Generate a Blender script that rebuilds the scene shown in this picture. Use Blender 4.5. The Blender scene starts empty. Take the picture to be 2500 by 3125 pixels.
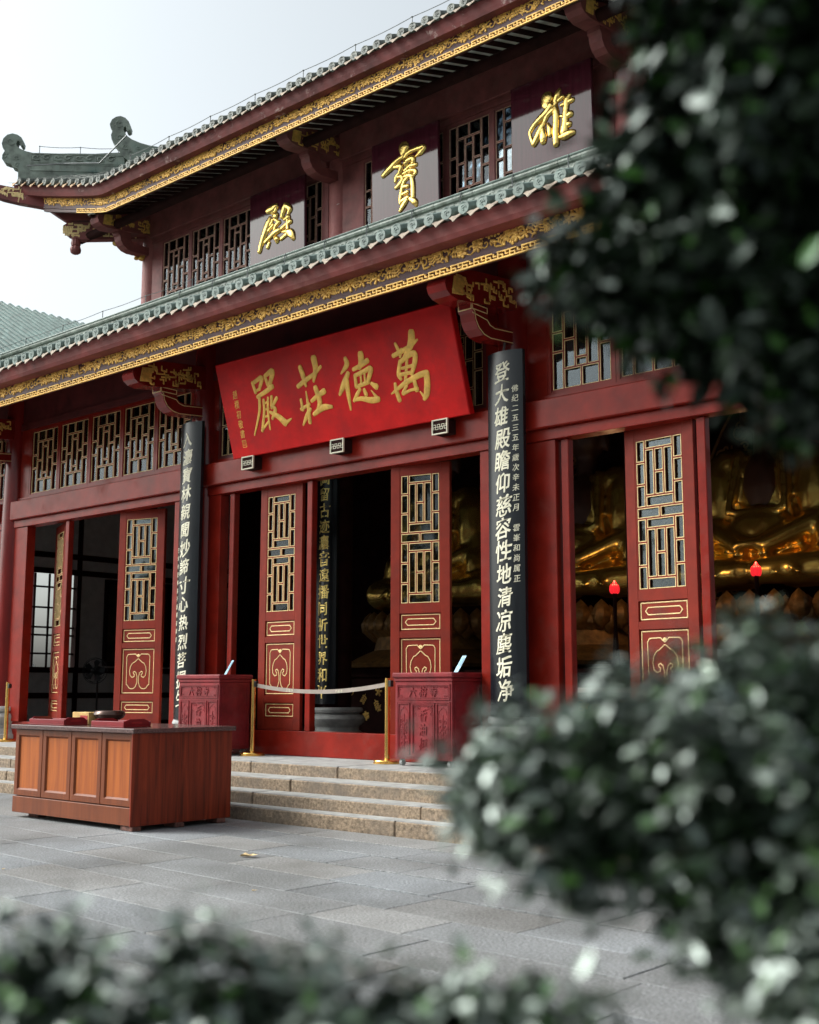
import bpy, bmesh, math, random
import numpy as np
from mathutils import Vector, Matrix, noise
random.seed(7)
PI = math.pi
scene = bpy.context.scene
COL = scene.collection

# ---------------------------------------------------------------- camera, sky, sun, exposure
cam_d = bpy.data.cameras.new("camera")
cam = bpy.data.objects.new("camera", cam_d)
COL.objects.link(cam)
cam_d.sensor_fit = 'HORIZONTAL'
cam_d.sensor_width = 24.0
cam_d.lens = 35.0
cam_d.clip_start = 0.05
cam_d.clip_end = 500.0
_yaw, _pitch, _roll = math.radians(41.6), math.radians(8.42), math.radians(0.05)
F = Vector((-math.sin(_yaw)*math.cos(_pitch), math.cos(_yaw)*math.cos(_pitch), math.sin(_pitch)))
R0 = Vector((math.cos(_yaw), math.sin(_yaw), 0)); U0 = R0.cross(F)
R1 = R0*math.cos(_roll) + U0*math.sin(_roll); U1 = U0*math.cos(_roll) - R0*math.sin(_roll)
cam.matrix_world = Matrix(((R1.x, U1.x, -F.x, 0), (R1.y, U1.y, -F.y, 0), (R1.z, U1.z, -F.z, 1.40), (0, 0, 0, 1)))
cam_d.dof.use_dof = True
cam_d.dof.focus_distance = 15.0
cam_d.dof.aperture_fstop = 1.9
scene.camera = cam

SUN_DIR = Vector((-0.62, -0.42, 0.66)).normalized()      # towards the sun
elev = math.asin(SUN_DIR.z)
world = bpy.data.worlds.new("World")
scene.world = world
world.use_nodes = True
nt = world.node_tree
bg = nt.nodes['Background']
sky = nt.nodes.new('ShaderNodeTexSky')
sky.sky_type = 'NISHITA'
sky.sun_disc = False
sky.sun_elevation = elev
sky.sun_rotation = math.atan2(SUN_DIR.x, SUN_DIR.y)
sky.air_density = 1.0
sky.dust_density = 6.0
sky.ozone_density = 1.0
hs = nt.nodes.new('ShaderNodeHueSaturation')
hs.inputs['Saturation'].default_value = 0.26
nt.links.new(sky.outputs[0], hs.inputs['Color'])
tint = nt.nodes.new('ShaderNodeMix'); tint.data_type = 'RGBA'; tint.blend_type = 'MULTIPLY'; tint.inputs[0].default_value = 1.0
tint.inputs[7].default_value = (0.95, 1.0, 0.985, 1)
nt.links.new(hs.outputs[0], tint.inputs[6]); nt.links.new(tint.outputs[2], bg.inputs['Color'])
bg.inputs['Strength'].default_value = 0.15
sun_d = bpy.data.lights.new("sun", 'SUN')
sun_d.energy = 1.2
sun_d.angle = math.radians(20)
sun_d.color = (1.0, 0.965, 0.92)
sun = bpy.data.objects.new("sun", sun_d)
COL.objects.link(sun)
sun.rotation_euler = SUN_DIR.to_track_quat('Z', 'Y').to_euler()
scene.view_settings.view_transform = 'Standard'
scene.view_settings.look = 'None'
scene.view_settings.gamma = 1.0
scene.view_settings.exposure = 0.85
scene.cycles.use_denoising = True
scene.cycles.max_bounces = 8
scene.cycles.transparent_max_bounces = 16

# ---------------------------------------------------------------- materials
def mat(name, color, rough=0.5, metal=0.0, var=0.12, vscale=6.0, bump=0.0, bscale=30.0, color2=None, mix_lo=0.45,
        mix_hi=0.6, mscale=3.0, spec=0.5, detail=6.0, stretch=None, coat=0.0, rough2=None):
    m = bpy.data.materials.new(name); m.use_nodes = True
    t = m.node_tree; b = t.nodes['Principled BSDF']
    b.inputs['Roughness'].default_value = rough
    b.inputs['Metallic'].default_value = metal
    b.inputs['Specular IOR Level'].default_value = spec
    b.inputs['Coat Weight'].default_value = coat
    b.inputs['Coat Roughness'].default_value = 0.12
    tc = t.nodes.new('ShaderNodeTexCoord')
    src = tc.outputs['Object']
    if stretch:
        mp = t.nodes.new('ShaderNodeMapping'); mp.inputs['Scale'].default_value = stretch
        t.links.new(src, mp.inputs[0]); src = mp.outputs[0]
    n = t.nodes.new('ShaderNodeTexNoise'); n.inputs['Scale'].default_value = vscale
    n.inputs['Detail'].default_value = detail; n.inputs['Roughness'].default_value = 0.6
    t.links.new(src, n.inputs['Vector'])
    r = t.nodes.new('ShaderNodeValToRGB')
    e = r.color_ramp.elements
    lo = [max(0, c*(1-var*2)) for c in color]; hi = [min(1, c*(1+var*2)) for c in color]
    e[0].position = 0.3; e[0].color = (*lo, 1); e[1].position = 0.7; e[1].color = (*hi, 1)
    t.links.new(n.outputs['Fac'], r.inputs[0])
    out = r.outputs[0]
    if color2:
        n2 = t.nodes.new('ShaderNodeTexNoise'); n2.inputs['Scale'].default_value = mscale
        n2.inputs['Detail'].default_value = 9; n2.inputs['Roughness'].default_value = 0.72
        t.links.new(tc.outputs['Object'], n2.inputs['Vector'])
        mr = t.nodes.new('ShaderNodeMapRange'); mr.inputs[1].default_value = mix_lo; mr.inputs[2].default_value = mix_hi
        t.links.new(n2.outputs['Fac'], mr.inputs[0])
        mx = t.nodes.new('ShaderNodeMix'); mx.data_type = 'RGBA'
        t.links.new(mr.outputs[0], mx.inputs[0]); t.links.new(out, mx.inputs[6]); mx.inputs[7].default_value = (*color2, 1)
        out = mx.outputs[2]
        if rough2 is not None:
            m2 = t.nodes.new('ShaderNodeMapRange'); m2.inputs[3].default_value = rough; m2.inputs[4].default_value = rough2
            t.links.new(mr.outputs[0], m2.inputs[0]); t.links.new(m2.outputs[0], b.inputs['Roughness'])
    t.links.new(out, b.inputs['Base Color'])
    if bump:
        nb = t.nodes.new('ShaderNodeTexNoise'); nb.inputs['Scale'].default_value = bscale; nb.inputs['Detail'].default_value = 5
        t.links.new(src, nb.inputs['Vector'])
        bp = t.nodes.new('ShaderNodeBump'); bp.inputs['Strength'].default_value = bump; bp.inputs['Distance'].default_value = 0.02
        t.links.new(nb.outputs['Fac'], bp.inputs['Height']); t.links.new(bp.outputs[0], b.inputs['Normal'])
    return m

M = {}
M['red'] = mat('red_lacquer', (0.205, 0.0125, 0.0065), 0.30, spec=0.18, var=0.16, vscale=2.5, bump=0.12, bscale=7, color2=(0.19, 0.030, 0.020), mix_lo=0.52, mix_hi=0.74, mscale=2.6, rough2=0.62)
M['door'] = mat('door_red', (0.20, 0.0185, 0.0085), 0.44, spec=0.16, var=0.10, vscale=4, bump=0.06, bscale=60, color2=(0.15, 0.02, 0.013), mix_lo=0.48, mix_hi=0.7, mscale=2.2, rough2=0.65)
M['column'] = mat('column_lacquer', (0.165, 0.009, 0.007), 0.24, spec=0.35, var=0.15, vscale=3, bump=0.22, bscale=3.5, stretch=(1, 1, 0.35), coat=0.15)
M['upper'] = mat('weathered_red', (0.19, 0.048, 0.045), 0.62, var=0.2, vscale=3, bump=0.12, bscale=25, color2=(0.20, 0.075, 0.065), mix_lo=0.5, mix_hi=0.72, mscale=2.2)
M['upcol'] = mat('weathered_column', (0.27, 0.078, 0.072), 0.6, var=0.15, vscale=3, bump=0.15, bscale=20, color2=(0.62, 0.58, 0.52), mix_lo=0.665, mix_hi=0.68, mscale=2.6)
M['fascia'] = mat('eave_board_red', (0.19, 0.035, 0.03), 0.6, var=0.2, vscale=2.2, bump=0.15, bscale=14, color2=(0.26, 0.09, 0.075), mix_lo=0.52, mix_hi=0.72, mscale=2.6)
M['fasciaold'] = mat('peeling_eave_board', (0.17, 0.035, 0.032), 0.65, var=0.25, vscale=2.4, bump=0.2, bscale=16, color2=(0.45, 0.30, 0.27), mix_lo=0.60, mix_hi=0.66, mscale=3.2)
M['frieze'] = mat('frieze_plum', (0.062, 0.014, 0.016), 0.55, var=0.2, vscale=5, stretch=(1, 1, 6), bump=0.1, bscale=30)
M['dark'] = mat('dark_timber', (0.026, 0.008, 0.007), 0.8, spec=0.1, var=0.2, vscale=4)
M['darkred'] = mat('dark_red_timber', (0.09, 0.012, 0.011), 0.5, var=0.2, vscale=4)  # dark red base for soffit, rafters, window heads and middle windows
M['upline'] = mat('worn_gilt_line', (0.56, 0.37, 0.25), 0.6, var=0.2, vscale=20)
M['cream'] = mat('limewash', (0.80, 0.78, 0.72), 0.9, var=0.06, vscale=4)
M['gold'] = mat('gilding', (0.84, 0.47, 0.11), 0.42, metal=0.35, var=0.16, vscale=14, bump=0.25, bscale=70, color2=(0.26, 0.11, 0.035), mix_lo=0.52, mix_hi=0.74, mscale=5)
M['goldp'] = mat('gold_paint', (0.80, 0.46, 0.085), 0.5, metal=0.1, var=0.15, vscale=9, bump=0.25, bscale=45)
M['goldbright'] = mat('polished_gold_leaf', (1.0, 0.66, 0.20), 0.24, metal=1.0, var=0.06, vscale=12, bump=0.22, bscale=26)
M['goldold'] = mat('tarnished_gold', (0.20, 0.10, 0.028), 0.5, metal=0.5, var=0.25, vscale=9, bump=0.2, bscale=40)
M['inscribed'] = mat('bright_inscription_gold', (1.0, 0.72, 0.25), 0.38, metal=0.85, var=0.05, vscale=20)
M['goldline'] = mat('gold_line', (0.78, 0.58, 0.27), 0.5, metal=0.1, var=0.08, vscale=20)
M['statue'] = mat('bronze_gold', (0.95, 0.56, 0.14), 0.26, metal=0.9, var=0.15, vscale=3, bump=0.35, bscale=5, stretch=(1, 1, 0.5))
M['skin'] = mat('brown_lacquer', (0.05, 0.02, 0.012), 0.5, var=0.1)
M['tile'] = mat('green_glaze', (0.125, 0.168, 0.15), 0.5, spec=0.3, var=0.2, vscale=5, bump=0.1, bscale=40, color2=(0.26, 0.31, 0.285), mix_lo=0.5, mix_hi=0.72, mscale=7)
M['tileold'] = mat('weathered_tile', (0.10, 0.115, 0.10), 0.6, var=0.3, vscale=6, bump=0.2, bscale=40, color2=(0.24, 0.24, 0.21), mix_lo=0.5, mix_hi=0.75, mscale=6)
M['ridge'] = mat('carved_green_ceramic', (0.22, 0.26, 0.225), 0.5, var=0.22, vscale=6, bump=0.2, bscale=45, color2=(0.10, 0.12, 0.09), mix_lo=0.5, mix_hi=0.7, mscale=5)
M['ridgedark'] = mat('old_green_ceramic', (0.18, 0.215, 0.18), 0.55, var=0.3, vscale=5, bump=0.2, bscale=45, color2=(0.05, 0.10, 0.085), mix_lo=0.5, mix_hi=0.7, mscale=2.5)
M['drip'] = mat('unglazed_clay', (0.34, 0.27, 0.21), 0.8, var=0.25, vscale=9, bump=0.2, bscale=50, color2=(0.13, 0.12, 0.10), mix_lo=0.5, mix_hi=0.65, mscale=9)
M['dripw'] = mat('warm_clay', (0.44, 0.28, 0.16), 0.8, var=0.2, vscale=9, bump=0.2, bscale=50)
M['granite'] = mat('granite_rough', (0.25, 0.185, 0.125), 0.85, var=0.30, vscale=30, bump=0.55, bscale=65, color2=(0.15, 0.12, 0.095), mix_lo=0.45, mix_hi=0.7, mscale=2.0)
M['stone'] = mat('pale_stone', (0.33, 0.335, 0.33), 0.7, var=0.14, vscale=6, bump=0.1, bscale=40)
M['black'] = mat('black_lacquer', (0.006, 0.008, 0.011), 0.26, var=0.2, vscale=5, bump=0.06, bscale=6, stretch=(1, 1, 0.2), spec=0.4)
M['letter'] = mat('cream_lettering', (0.74, 0.70, 0.54), 0.55, var=0.05)
M['plaquered'] = mat('vermilion_plaque', (0.56, 0.008, 0.008), 0.42, spec=0.2, var=0.14, vscale=2.2, bump=0.04, bscale=5, color2=(0.36, 0.014, 0.016), mix_lo=0.5, mix_hi=0.75, mscale=1.6)
M['plaqueup'] = mat('plum_plaque', (0.062, 0.012, 0.020), 0.06, var=0.15, vscale=2.5, bump=0.025, bscale=4, stretch=(7, 1, 0.5), spec=0.48)
M['boxred'] = mat('donation_box_red', (0.19, 0.015, 0.019), 0.48, spec=0.3, var=0.18, vscale=5, bump=0.12, bscale=28, color2=(0.17, 0.03, 0.035), mix_lo=0.5, mix_hi=0.7, mscale=4)
M['brass'] = mat('brass', (0.86, 0.55, 0.17), 0.22, metal=1.0, var=0.05, vscale=8, bump=0.03, bscale=20)
M['belt'] = mat('barrier_belt', (0.30, 0.25, 0.215), 0.7, var=0.06)
M['granitetop'] = mat('speckled_counter_top', (0.105, 0.066, 0.062), 0.16, var=0.5, vscale=160, detail=2)
M['tray'] = mat('red_tray', (0.20, 0.006, 0.012), 0.28, var=0.1)
M['bowl'] = mat('dark_bronze', (0.085, 0.05, 0.04), 0.25, metal=0.6, var=0.2)
M['yellow'] = mat('yellow_carton', (0.56, 0.37, 0.13), 0.75, var=0.12, vscale=14)
M['labelred'] = mat('label_red', (0.33, 0.012, 0.016), 0.5)
M['cardblue'] = mat('pale_blue_card', (0.36, 0.55, 0.66), 0.35, var=0.03)
M['white'] = mat('white_plastic', (0.66, 0.67, 0.67), 0.4, var=0.03)
M['plaster'] = mat('grey_plaster', (0.75, 0.75, 0.74), 0.9, var=0.06)
M['painting'] = mat('dark_painting', (0.06, 0.035, 0.016), 0.6, var=0.5, vscale=3)
M['floor'] = mat('interior_floor', (0.10, 0.09, 0.085), 0.35, var=0.15)
M['blackm'] = mat('black_plastic', (0.012, 0.012, 0.013), 0.4, var=0.05)
M['brick'] = mat('foot_brick', (0.14, 0.06, 0.045), 0.85, var=0.35, vscale=18, bump=0.3)
M['purple'] = mat('purple_petals', (0.12, 0.03, 0.12), 0.7, var=0.3, vscale=20)
M['bark'] = mat('bark', (0.05, 0.036, 0.026), 0.85, var=0.3, vscale=20, bump=0.5, bscale=30)
M['fallen'] = mat('dry_leaf', (0.62, 0.46, 0.24), 0.7, var=0.25, vscale=20)
M['wire'] = mat('wire', (0.16, 0.17, 0.17), 0.4, metal=0.6)
M['wall'] = mat('pale_wall', (0.5, 0.5, 0.48), 0.9)

def wood_mat(name, a, b_, rough=0.35):
    m = bpy.data.materials.new(name); m.use_nodes = True
    t = m.node_tree; p = t.nodes['Principled BSDF']; p.inputs['Roughness'].default_value = rough; p.inputs['Specular IOR Level'].default_value = 0.28
    tc = t.nodes.new('ShaderNodeTexCoord'); mp = t.nodes.new('ShaderNodeMapping')
    mp.inputs['Scale'].default_value = (5, 5, 0.32); t.links.new(tc.outputs['Object'], mp.inputs[0])
    n = t.nodes.new('ShaderNodeTexNoise'); n.inputs['Scale'].default_value = 3.2; n.inputs['Detail'].default_value = 8
    n.inputs['Distortion'].default_value = 0.6; t.links.new(mp.outputs[0], n.inputs['Vector'])
    mp2 = t.nodes.new('ShaderNodeMapping'); mp2.inputs['Scale'].default_value = (60, 60, 1.2)
    t.links.new(tc.outputs['Object'], mp2.inputs[0])
    n2 = t.nodes.new('ShaderNodeTexNoise'); n2.inputs['Scale'].default_value = 3; n2.inputs['Detail'].default_value = 3
    t.links.new(mp2.outputs[0], n2.inputs['Vector'])
    ad = t.nodes.new('ShaderNodeMath'); ad.operation = 'MULTIPLY_ADD'; ad.inputs[1].default_value = 0.35
    t.links.new(n2.outputs['Fac'], ad.inputs[0]); t.links.new(n.outputs['Fac'], ad.inputs[2])
    r = t.nodes.new('ShaderNodeValToRGB'); r.color_ramp.elements[0].position = 0.45; r.color_ramp.elements[1].position = 0.85
    r.color_ramp.elements[0].color = (*b_, 1); r.color_ramp.elements[1].color = (*a, 1)
    t.links.new(ad.outputs[0], r.inputs[0]); t.links.new(r.outputs[0], p.inputs['Base Color'])
    return m
M['wood'] = wood_mat('cabinet_wood_panel', (0.40, 0.105, 0.017), (0.23, 0.052, 0.011))
M['woodframe'] = wood_mat('cabinet_wood_frame', (0.19, 0.046, 0.012), (0.12, 0.028, 0.008))
M['woodside_shaded'] = wood_mat('cabinet_wood_shaded_side', (0.26, 0.035, 0.012), (0.065, 0.009, 0.005))  # darker than the front: shade of the right side put into the colour

def glass_mat():
    m = bpy.data.materials.new('window_glass'); m.use_nodes = True
    t = m.node_tree; out = t.nodes['Material Output']; t.nodes.remove(t.nodes['Principled BSDF'])
    tr = t.nodes.new('ShaderNodeBsdfTransparent'); tr.inputs[0].default_value = (0.72, 0.75, 0.75, 1)
    gl = t.nodes.new('ShaderNodeBsdfGlossy'); gl.inputs['Roughness'].default_value = 0.03
    gl.inputs[0].default_value = (0.75, 0.82, 0.88, 1)
    fr = t.nodes.new('ShaderNodeFresnel'); fr.inputs[0].default_value = 1.45
    tc = t.nodes.new('ShaderNodeTexCoord'); n = t.nodes.new('ShaderNodeTexNoise'); n.inputs['Scale'].default_value = 2.5
    t.links.new(tc.outputs['Object'], n.inputs['Vector'])
    bp = t.nodes.new('ShaderNodeBump'); bp.inputs['Strength'].default_value = 0.03; bp.inputs['Distance'].default_value = 0.05
    t.links.new(n.outputs['Fac'], bp.inputs['Height'])
    t.links.new(bp.outputs[0], gl.inputs['Normal']); t.links.new(bp.outputs[0], fr.inputs['Normal'])
    mx = t.nodes.new('ShaderNodeMixShader')
    t.links.new(fr.outputs[0], mx.inputs[0]); t.links.new(tr.outputs[0], mx.inputs[1]); t.links.new(gl.outputs[0], mx.inputs[2])
    t.links.new(mx.outputs[0], out.inputs['Surface'])
    return m
M['glass'] = glass_mat()

def emit_mat(name, c, s):
    m = bpy.data.materials.new(name); m.use_nodes = True
    b = m.node_tree.nodes['Principled BSDF']; b.inputs['Base Color'].default_value = (*c, 1)
    b.inputs['Emission Color'].default_value = (*c, 1); b.inputs['Emission Strength'].default_value = s
    return m
M['lamp'] = emit_mat('glowing_red_lotus', (0.85, 0.02, 0.03), 0.55)

def leaf_mat(name, c1, c2, c3, rough=0.3, spec=1.0, coat=1.0):
    m = bpy.data.materials.new(name); m.use_nodes = True
    t = m.node_tree; b = t.nodes['Principled BSDF']; b.inputs['Roughness'].default_value = rough
    b.inputs['Specular IOR Level'].default_value = spec; b.inputs['Coat Weight'].default_value = coat; b.inputs['Coat Roughness'].default_value = 0.42; b.inputs['Coat IOR'].default_value = 2.0
    b.inputs['Specular Tint'].default_value = (0.80, 1.0, 0.92, 1); b.inputs['Coat Tint'].default_value = (0.9, 1.0, 0.95, 1)
    at = t.nodes.new('ShaderNodeAttribute'); at.attribute_name = 'tone'
    r = t.nodes.new('ShaderNodeValToRGB'); e = r.color_ramp.elements
    e[0].color = (*c1, 1); e[1].color = (*c3, 1); k = e.new(0.6); k.color = (*c2, 1)
    t.links.new(at.outputs['Fac'], r.inputs[0]); t.links.new(r.outputs[0], b.inputs['Base Color'])
    return m
M['leaf'] = leaf_mat('glossy_leaf', (0.007, 0.014, 0.006), (0.015, 0.034, 0.011), (0.07, 0.16, 0.025), 0.36)
M['leafd'] = leaf_mat('dark_leaf', (0.006, 0.010, 0.007), (0.012, 0.02, 0.010), (0.04, 0.11, 0.02), 0.3, 0.35, 0.0)

def paving_mat():
    m = mat('granite_paving', (0.215, 0.226, 0.236), 0.62, spec=0.35, var=0.24, vscale=55, bump=0.5, bscale=45)
    t = m.node_tree; b = t.nodes['Principled BSDF']
    src = b.inputs['Base Color'].links[0].from_socket
    at = t.nodes.new('ShaderNodeAttribute'); at.attribute_name = 'slab'
    mx = t.nodes.new('ShaderNodeMix'); mx.data_type = 'RGBA'; mx.blend_type = 'MULTIPLY'; mx.inputs[0].default_value = 1
    t.links.new(src, mx.inputs[6]); t.links.new(at.outputs['Color'], mx.inputs[7])
    n = t.nodes.new('ShaderNodeTexNoise'); n.inputs['Scale'].default_value = 0.9; n.inputs['Detail'].default_value = 7
    tc = t.nodes.new('ShaderNodeTexCoord'); t.links.new(tc.outputs['Object'], n.inputs['Vector'])
    r = t.nodes.new('ShaderNodeValToRGB'); r.color_ramp.elements[0].position = 0.35; r.color_ramp.elements[1].position = 0.65
    r.color_ramp.elements[0].color = (0.66, 0.65, 0.63, 1); r.color_ramp.elements[1].color = (1.12, 1.12, 1.12, 1)
    t.links.new(n.outputs['Fac'], r.inputs[0])
    m2 = t.nodes.new('ShaderNodeMix'); m2.data_type = 'RGBA'; m2.blend_type = 'MULTIPLY'; m2.inputs[0].default_value = 1
    t.links.new(mx.outputs[2], m2.inputs[6]); t.links.new(r.outputs[0], m2.inputs[7])
    t.links.new(m2.outputs[2], b.inputs['Base Color'])
    return m
M['paving'] = paving_mat()
M['ground'] = mat('joint_earth', (0.05, 0.047, 0.043), 0.95)

# ---------------------------------------------------------------- mesh builder and object helpers
class MB:
    def __init__(s): s.v = []; s.f = []; s.c = None
    def add(s, vs, fs):
        k = len(s.v); s.v.extend([tuple(p) for p in vs]); s.f.extend([tuple(i+k for i in f) for f in fs]); return s
    def hexa(s, p):
        return s.add(p, [(0, 3, 2, 1), (4, 5, 6, 7), (0, 1, 5, 4), (1, 2, 6, 5), (2, 3, 7, 6), (3, 0, 4, 7)])
    def box(s, x0, x1, y0, y1, z0, z1):
        return s.hexa([(x0, y0, z0), (x1, y0, z0), (x1, y1, z0), (x0, y1, z0), (x0, y0, z1), (x1, y0, z1), (x1, y1, z1), (x0, y1, z1)])
    def cbox(s, x0, x1, y0, y1, z0, z1, c=0.006):
        # box with chamfered edges
        bm = bmesh.new()
        vs = [bm.verts.new(p) for p in [(x0, y0, z0), (x1, y0, z0), (x1, y1, z0), (x0, y1, z0), (x0, y0, z1), (x1, y0, z1), (x1, y1, z1), (x0, y1, z1)]]
        for q in [(0, 3, 2, 1), (4, 5, 6, 7), (0, 1, 5, 4), (1, 2, 6, 5), (2, 3, 7, 6), (3, 0, 4, 7)]: bm.faces.new([vs[i] for i in q])
        bmesh.ops.bevel(bm, geom=list(bm.edges), offset=c, segments=1, affect='EDGES', profile=0.5)
        bm.verts.index_update()
        s.add([v.co[:] for v in bm.verts], [[v.index for v in f.verts] for f in bm.faces]); bm.free(); return s
    def prism(s, poly, fn, d0, d1):
        # poly of (a, b); fn(a, b, d) -> point
        n = len(poly)
        vs = [fn(a, b, d0) for a, b in poly] + [fn(a, b, d1) for a, b in poly]
        fs = [tuple(range(n))[::-1], tuple(range(n, 2*n))] + [(i, (i+1) % n, n+(i+1) % n, n+i) for i in range(n)]
        return s.add(vs, fs)
    def tube(s, path, r, n=6, cap=True):
        path = [Vector(p) for p in path]; rs = r if isinstance(r, (list, tuple)) else [r]*len(path)
        up = Vector((0, 0, 1)); vs = []; prev = None
        for i, p in enumerate(path):
            d = (path[min(i+1, len(path)-1)] - path[max(i-1, 0)])
            d = d.normalized() if d.length > 1e-9 else Vector((0, 0, 1))
            a = prev if prev is not None else (up if abs(d.z) < 0.95 else Vector((1, 0, 0)))
            a = (a - d*a.dot(d)); a = a.normalized() if a.length > 1e-6 else d.orthogonal().normalized()
            prev = a; b = d.cross(a)
            for k in range(n):
                t = 2*PI*k/n; vs.append(p + (a*math.cos(t) + b*math.sin(t))*rs[i])
        fs = [(i*n+k, i*n+(k+1) % n, (i+1)*n+(k+1) % n, (i+1)*n+k) for i in range(len(path)-1) for k in range(n)]
        if cap:
            fs += [tuple(range(n))[::-1], tuple(range((len(path)-1)*n, len(path)*n))]
        return s.add(vs, fs)
    def lathe(s, prof, c, n=24, ax='z', flute=0):
        vs = []; m = len(prof)
        for (r, h) in prof:
            for k in range(n):
                t = 2*PI*k/n; rr = r*(1 - (0.12 if flute and k % 2 else 0))
                q = (rr*math.cos(t), rr*math.sin(t), h)
                if ax == 'y': q = (q[0], q[2], q[1])
                if ax == 'x': q = (q[2], q[0], q[1])
                vs.append((c[0]+q[0], c[1]+q[1], c[2]+q[2]))
        fs = [(i*n+k, i*n+(k+1) % n, (i+1)*n+(k+1) % n, (i+1)*n+k) for i in range(m-1) for k in range(n)]
        fs += [tuple(range(n))[::-1], tuple(range((m-1)*n, m*n))]
        return s.add(vs, fs)
    def ell(s, c, r, nu=10, nv=6):
        vs = [(c[0], c[1], c[2]-r[2])]; fs = []
        for j in range(1, nv):
            p = -PI/2 + PI*j/nv
            for k in range(nu):
                t = 2*PI*k/nu; vs.append((c[0]+r[0]*math.cos(p)*math.cos(t), c[1]+r[1]*math.cos(p)*math.sin(t), c[2]+r[2]*math.sin(p)))
        vs.append((c[0], c[1], c[2]+r[2])); top = len(vs)-1
        for k in range(nu):
            fs.append((0, 1+(k+1) % nu, 1+k)); b = 1+(nv-2)*nu; fs.append((top, b+k, b+(k+1) % nu))
        for j in range(nv-2):
            for k in range(nu):
                a = 1+j*nu; fs.append((a+k, a+(k+1) % nu, a+nu+(k+1) % nu, a+nu+k))
        return s.add(vs, fs)
    def build(s, name, m, parent=None, smooth=False, loc=None):
        me = bpy.data.meshes.new(name); me.from_pydata(s.v, [], s.f); me.update()
        bm = bmesh.new(); bm.from_mesh(me); bmesh.ops.recalc_face_normals(bm, faces=bm.faces); bm.to_mesh(me); bm.free()
        if m: me.materials.append(M[m] if isinstance(m, str) else m)
        o = bpy.data.objects.new(name, me); COL.objects.link(o)
        if smooth:
            me.shade_smooth() if smooth is True else me.shade_smooth()
            try: me.set_sharp_from_angle(angle=math.radians(40))
            except Exception: pass
        if loc: o.location = loc
        if parent is not None: adopt(o, parent)
        return o

WLOC = {}
def wl(o):
    return WLOC.get(o.name, Vector((0, 0, 0)))
def adopt(o, parent):
    o.parent = parent
    o.matrix_parent_inverse = Matrix.Translation(-wl(parent))
def tag(o, label=None, cat=None, group=None, kind=None):
    if label: o['label'] = label
    if cat: o['category'] = cat
    if group: o['group'] = group
    if kind: o['kind'] = kind
    return o
def thing(name, label, cat, loc, group=None):
    o = bpy.data.objects.new(name, None); COL.objects.link(o); o.empty_display_size = 0.2
    o.location = loc; WLOC[o.name] = Vector(loc)
    return tag(o, label, cat, group)
def copy_tree(o, parent=None):
    c = o.copy(); COL.objects.link(c)
    if parent is not None: c.parent = parent
    for ch in list(o.children): copy_tree(ch, c)
    return c

def catmull(p, k=5):
    p = [np.array(q, float) for q in p]
    if len(p) < 3:
        return [p[0] + (p[1]-p[0])*i/k for i in range(k+1)]
    q = [2*p[0]-p[1]] + p + [2*p[-1]-p[-2]]; out = []
    for i in range(1, len(q)-2):
        for j in range(k):
            t = j/k
            out.append(0.5*((2*q[i]) + (-q[i-1]+q[i+1])*t + (2*q[i-1]-5*q[i]+4*q[i+1]-q[i+2])*t*t + (-q[i-1]+3*q[i]-3*q[i+1]+q[i+2])*t**3))
    out.append(p[-1]); return out

def stroke(mb, st, fn, hfac, hmax, base=0.001, rnd=True, k=5, m=7):
    """one brush stroke: a pillow-shaped ridge along st = [(u, v, w)...]; fn(u, v, n) -> point"""
    pts = catmull(st, k); n = len(pts)
    d0 = pts[1]-pts[0]; d1 = pts[-1]-pts[-2]
    def unit(d):
        l = math.hypot(d[0], d[1]) or 1; return np.array([d[0]/l, d[1]/l, 0])
    cap = [(-0.42, 0.55), (-0.25, 0.85)] if rnd else [(-0.2, 0.7)]
    head = [pts[0] + unit(d0)*a*pts[0][2] for a, b in cap]; tail = [pts[-1] - unit(d1)*a*pts[-1][2] for a, b in reversed(cap)]
    for h, (a, b) in zip(head, cap): h[2] = pts[0][2]*b
    for h, (a, b) in zip(tail, list(reversed(cap))): h[2] = pts[-1][2]*b
    pts = head + pts + tail; n = len(pts); vs = []
    for i, p in enumerate(pts):
        d = unit(pts[min(i+1, n-1)] - pts[max(i-1, 0)]); a = (-d[1], d[0]); w = max(p[2], 0.003)/2
        h = min(w*hfac, hmax)*(0.6 if i in (0, n-1) else 1)
        for j in range(m):
            t = PI*j/(m-1); vs.append(fn(p[0]+a[0]*w*math.cos(t), p[1]+a[1]*w*math.cos(t), base + h*(math.sin(t)**0.8)))
    fs = [(i*m+j, i*m+j+1, (i+1)*m+j+1, (i+1)*m+j) for i in range(n-1) for j in range(m-1)]
    fs += [tuple(range(m)), tuple(range((n-1)*m, n*m))[::-1]]
    mb.add(vs, fs)

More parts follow.
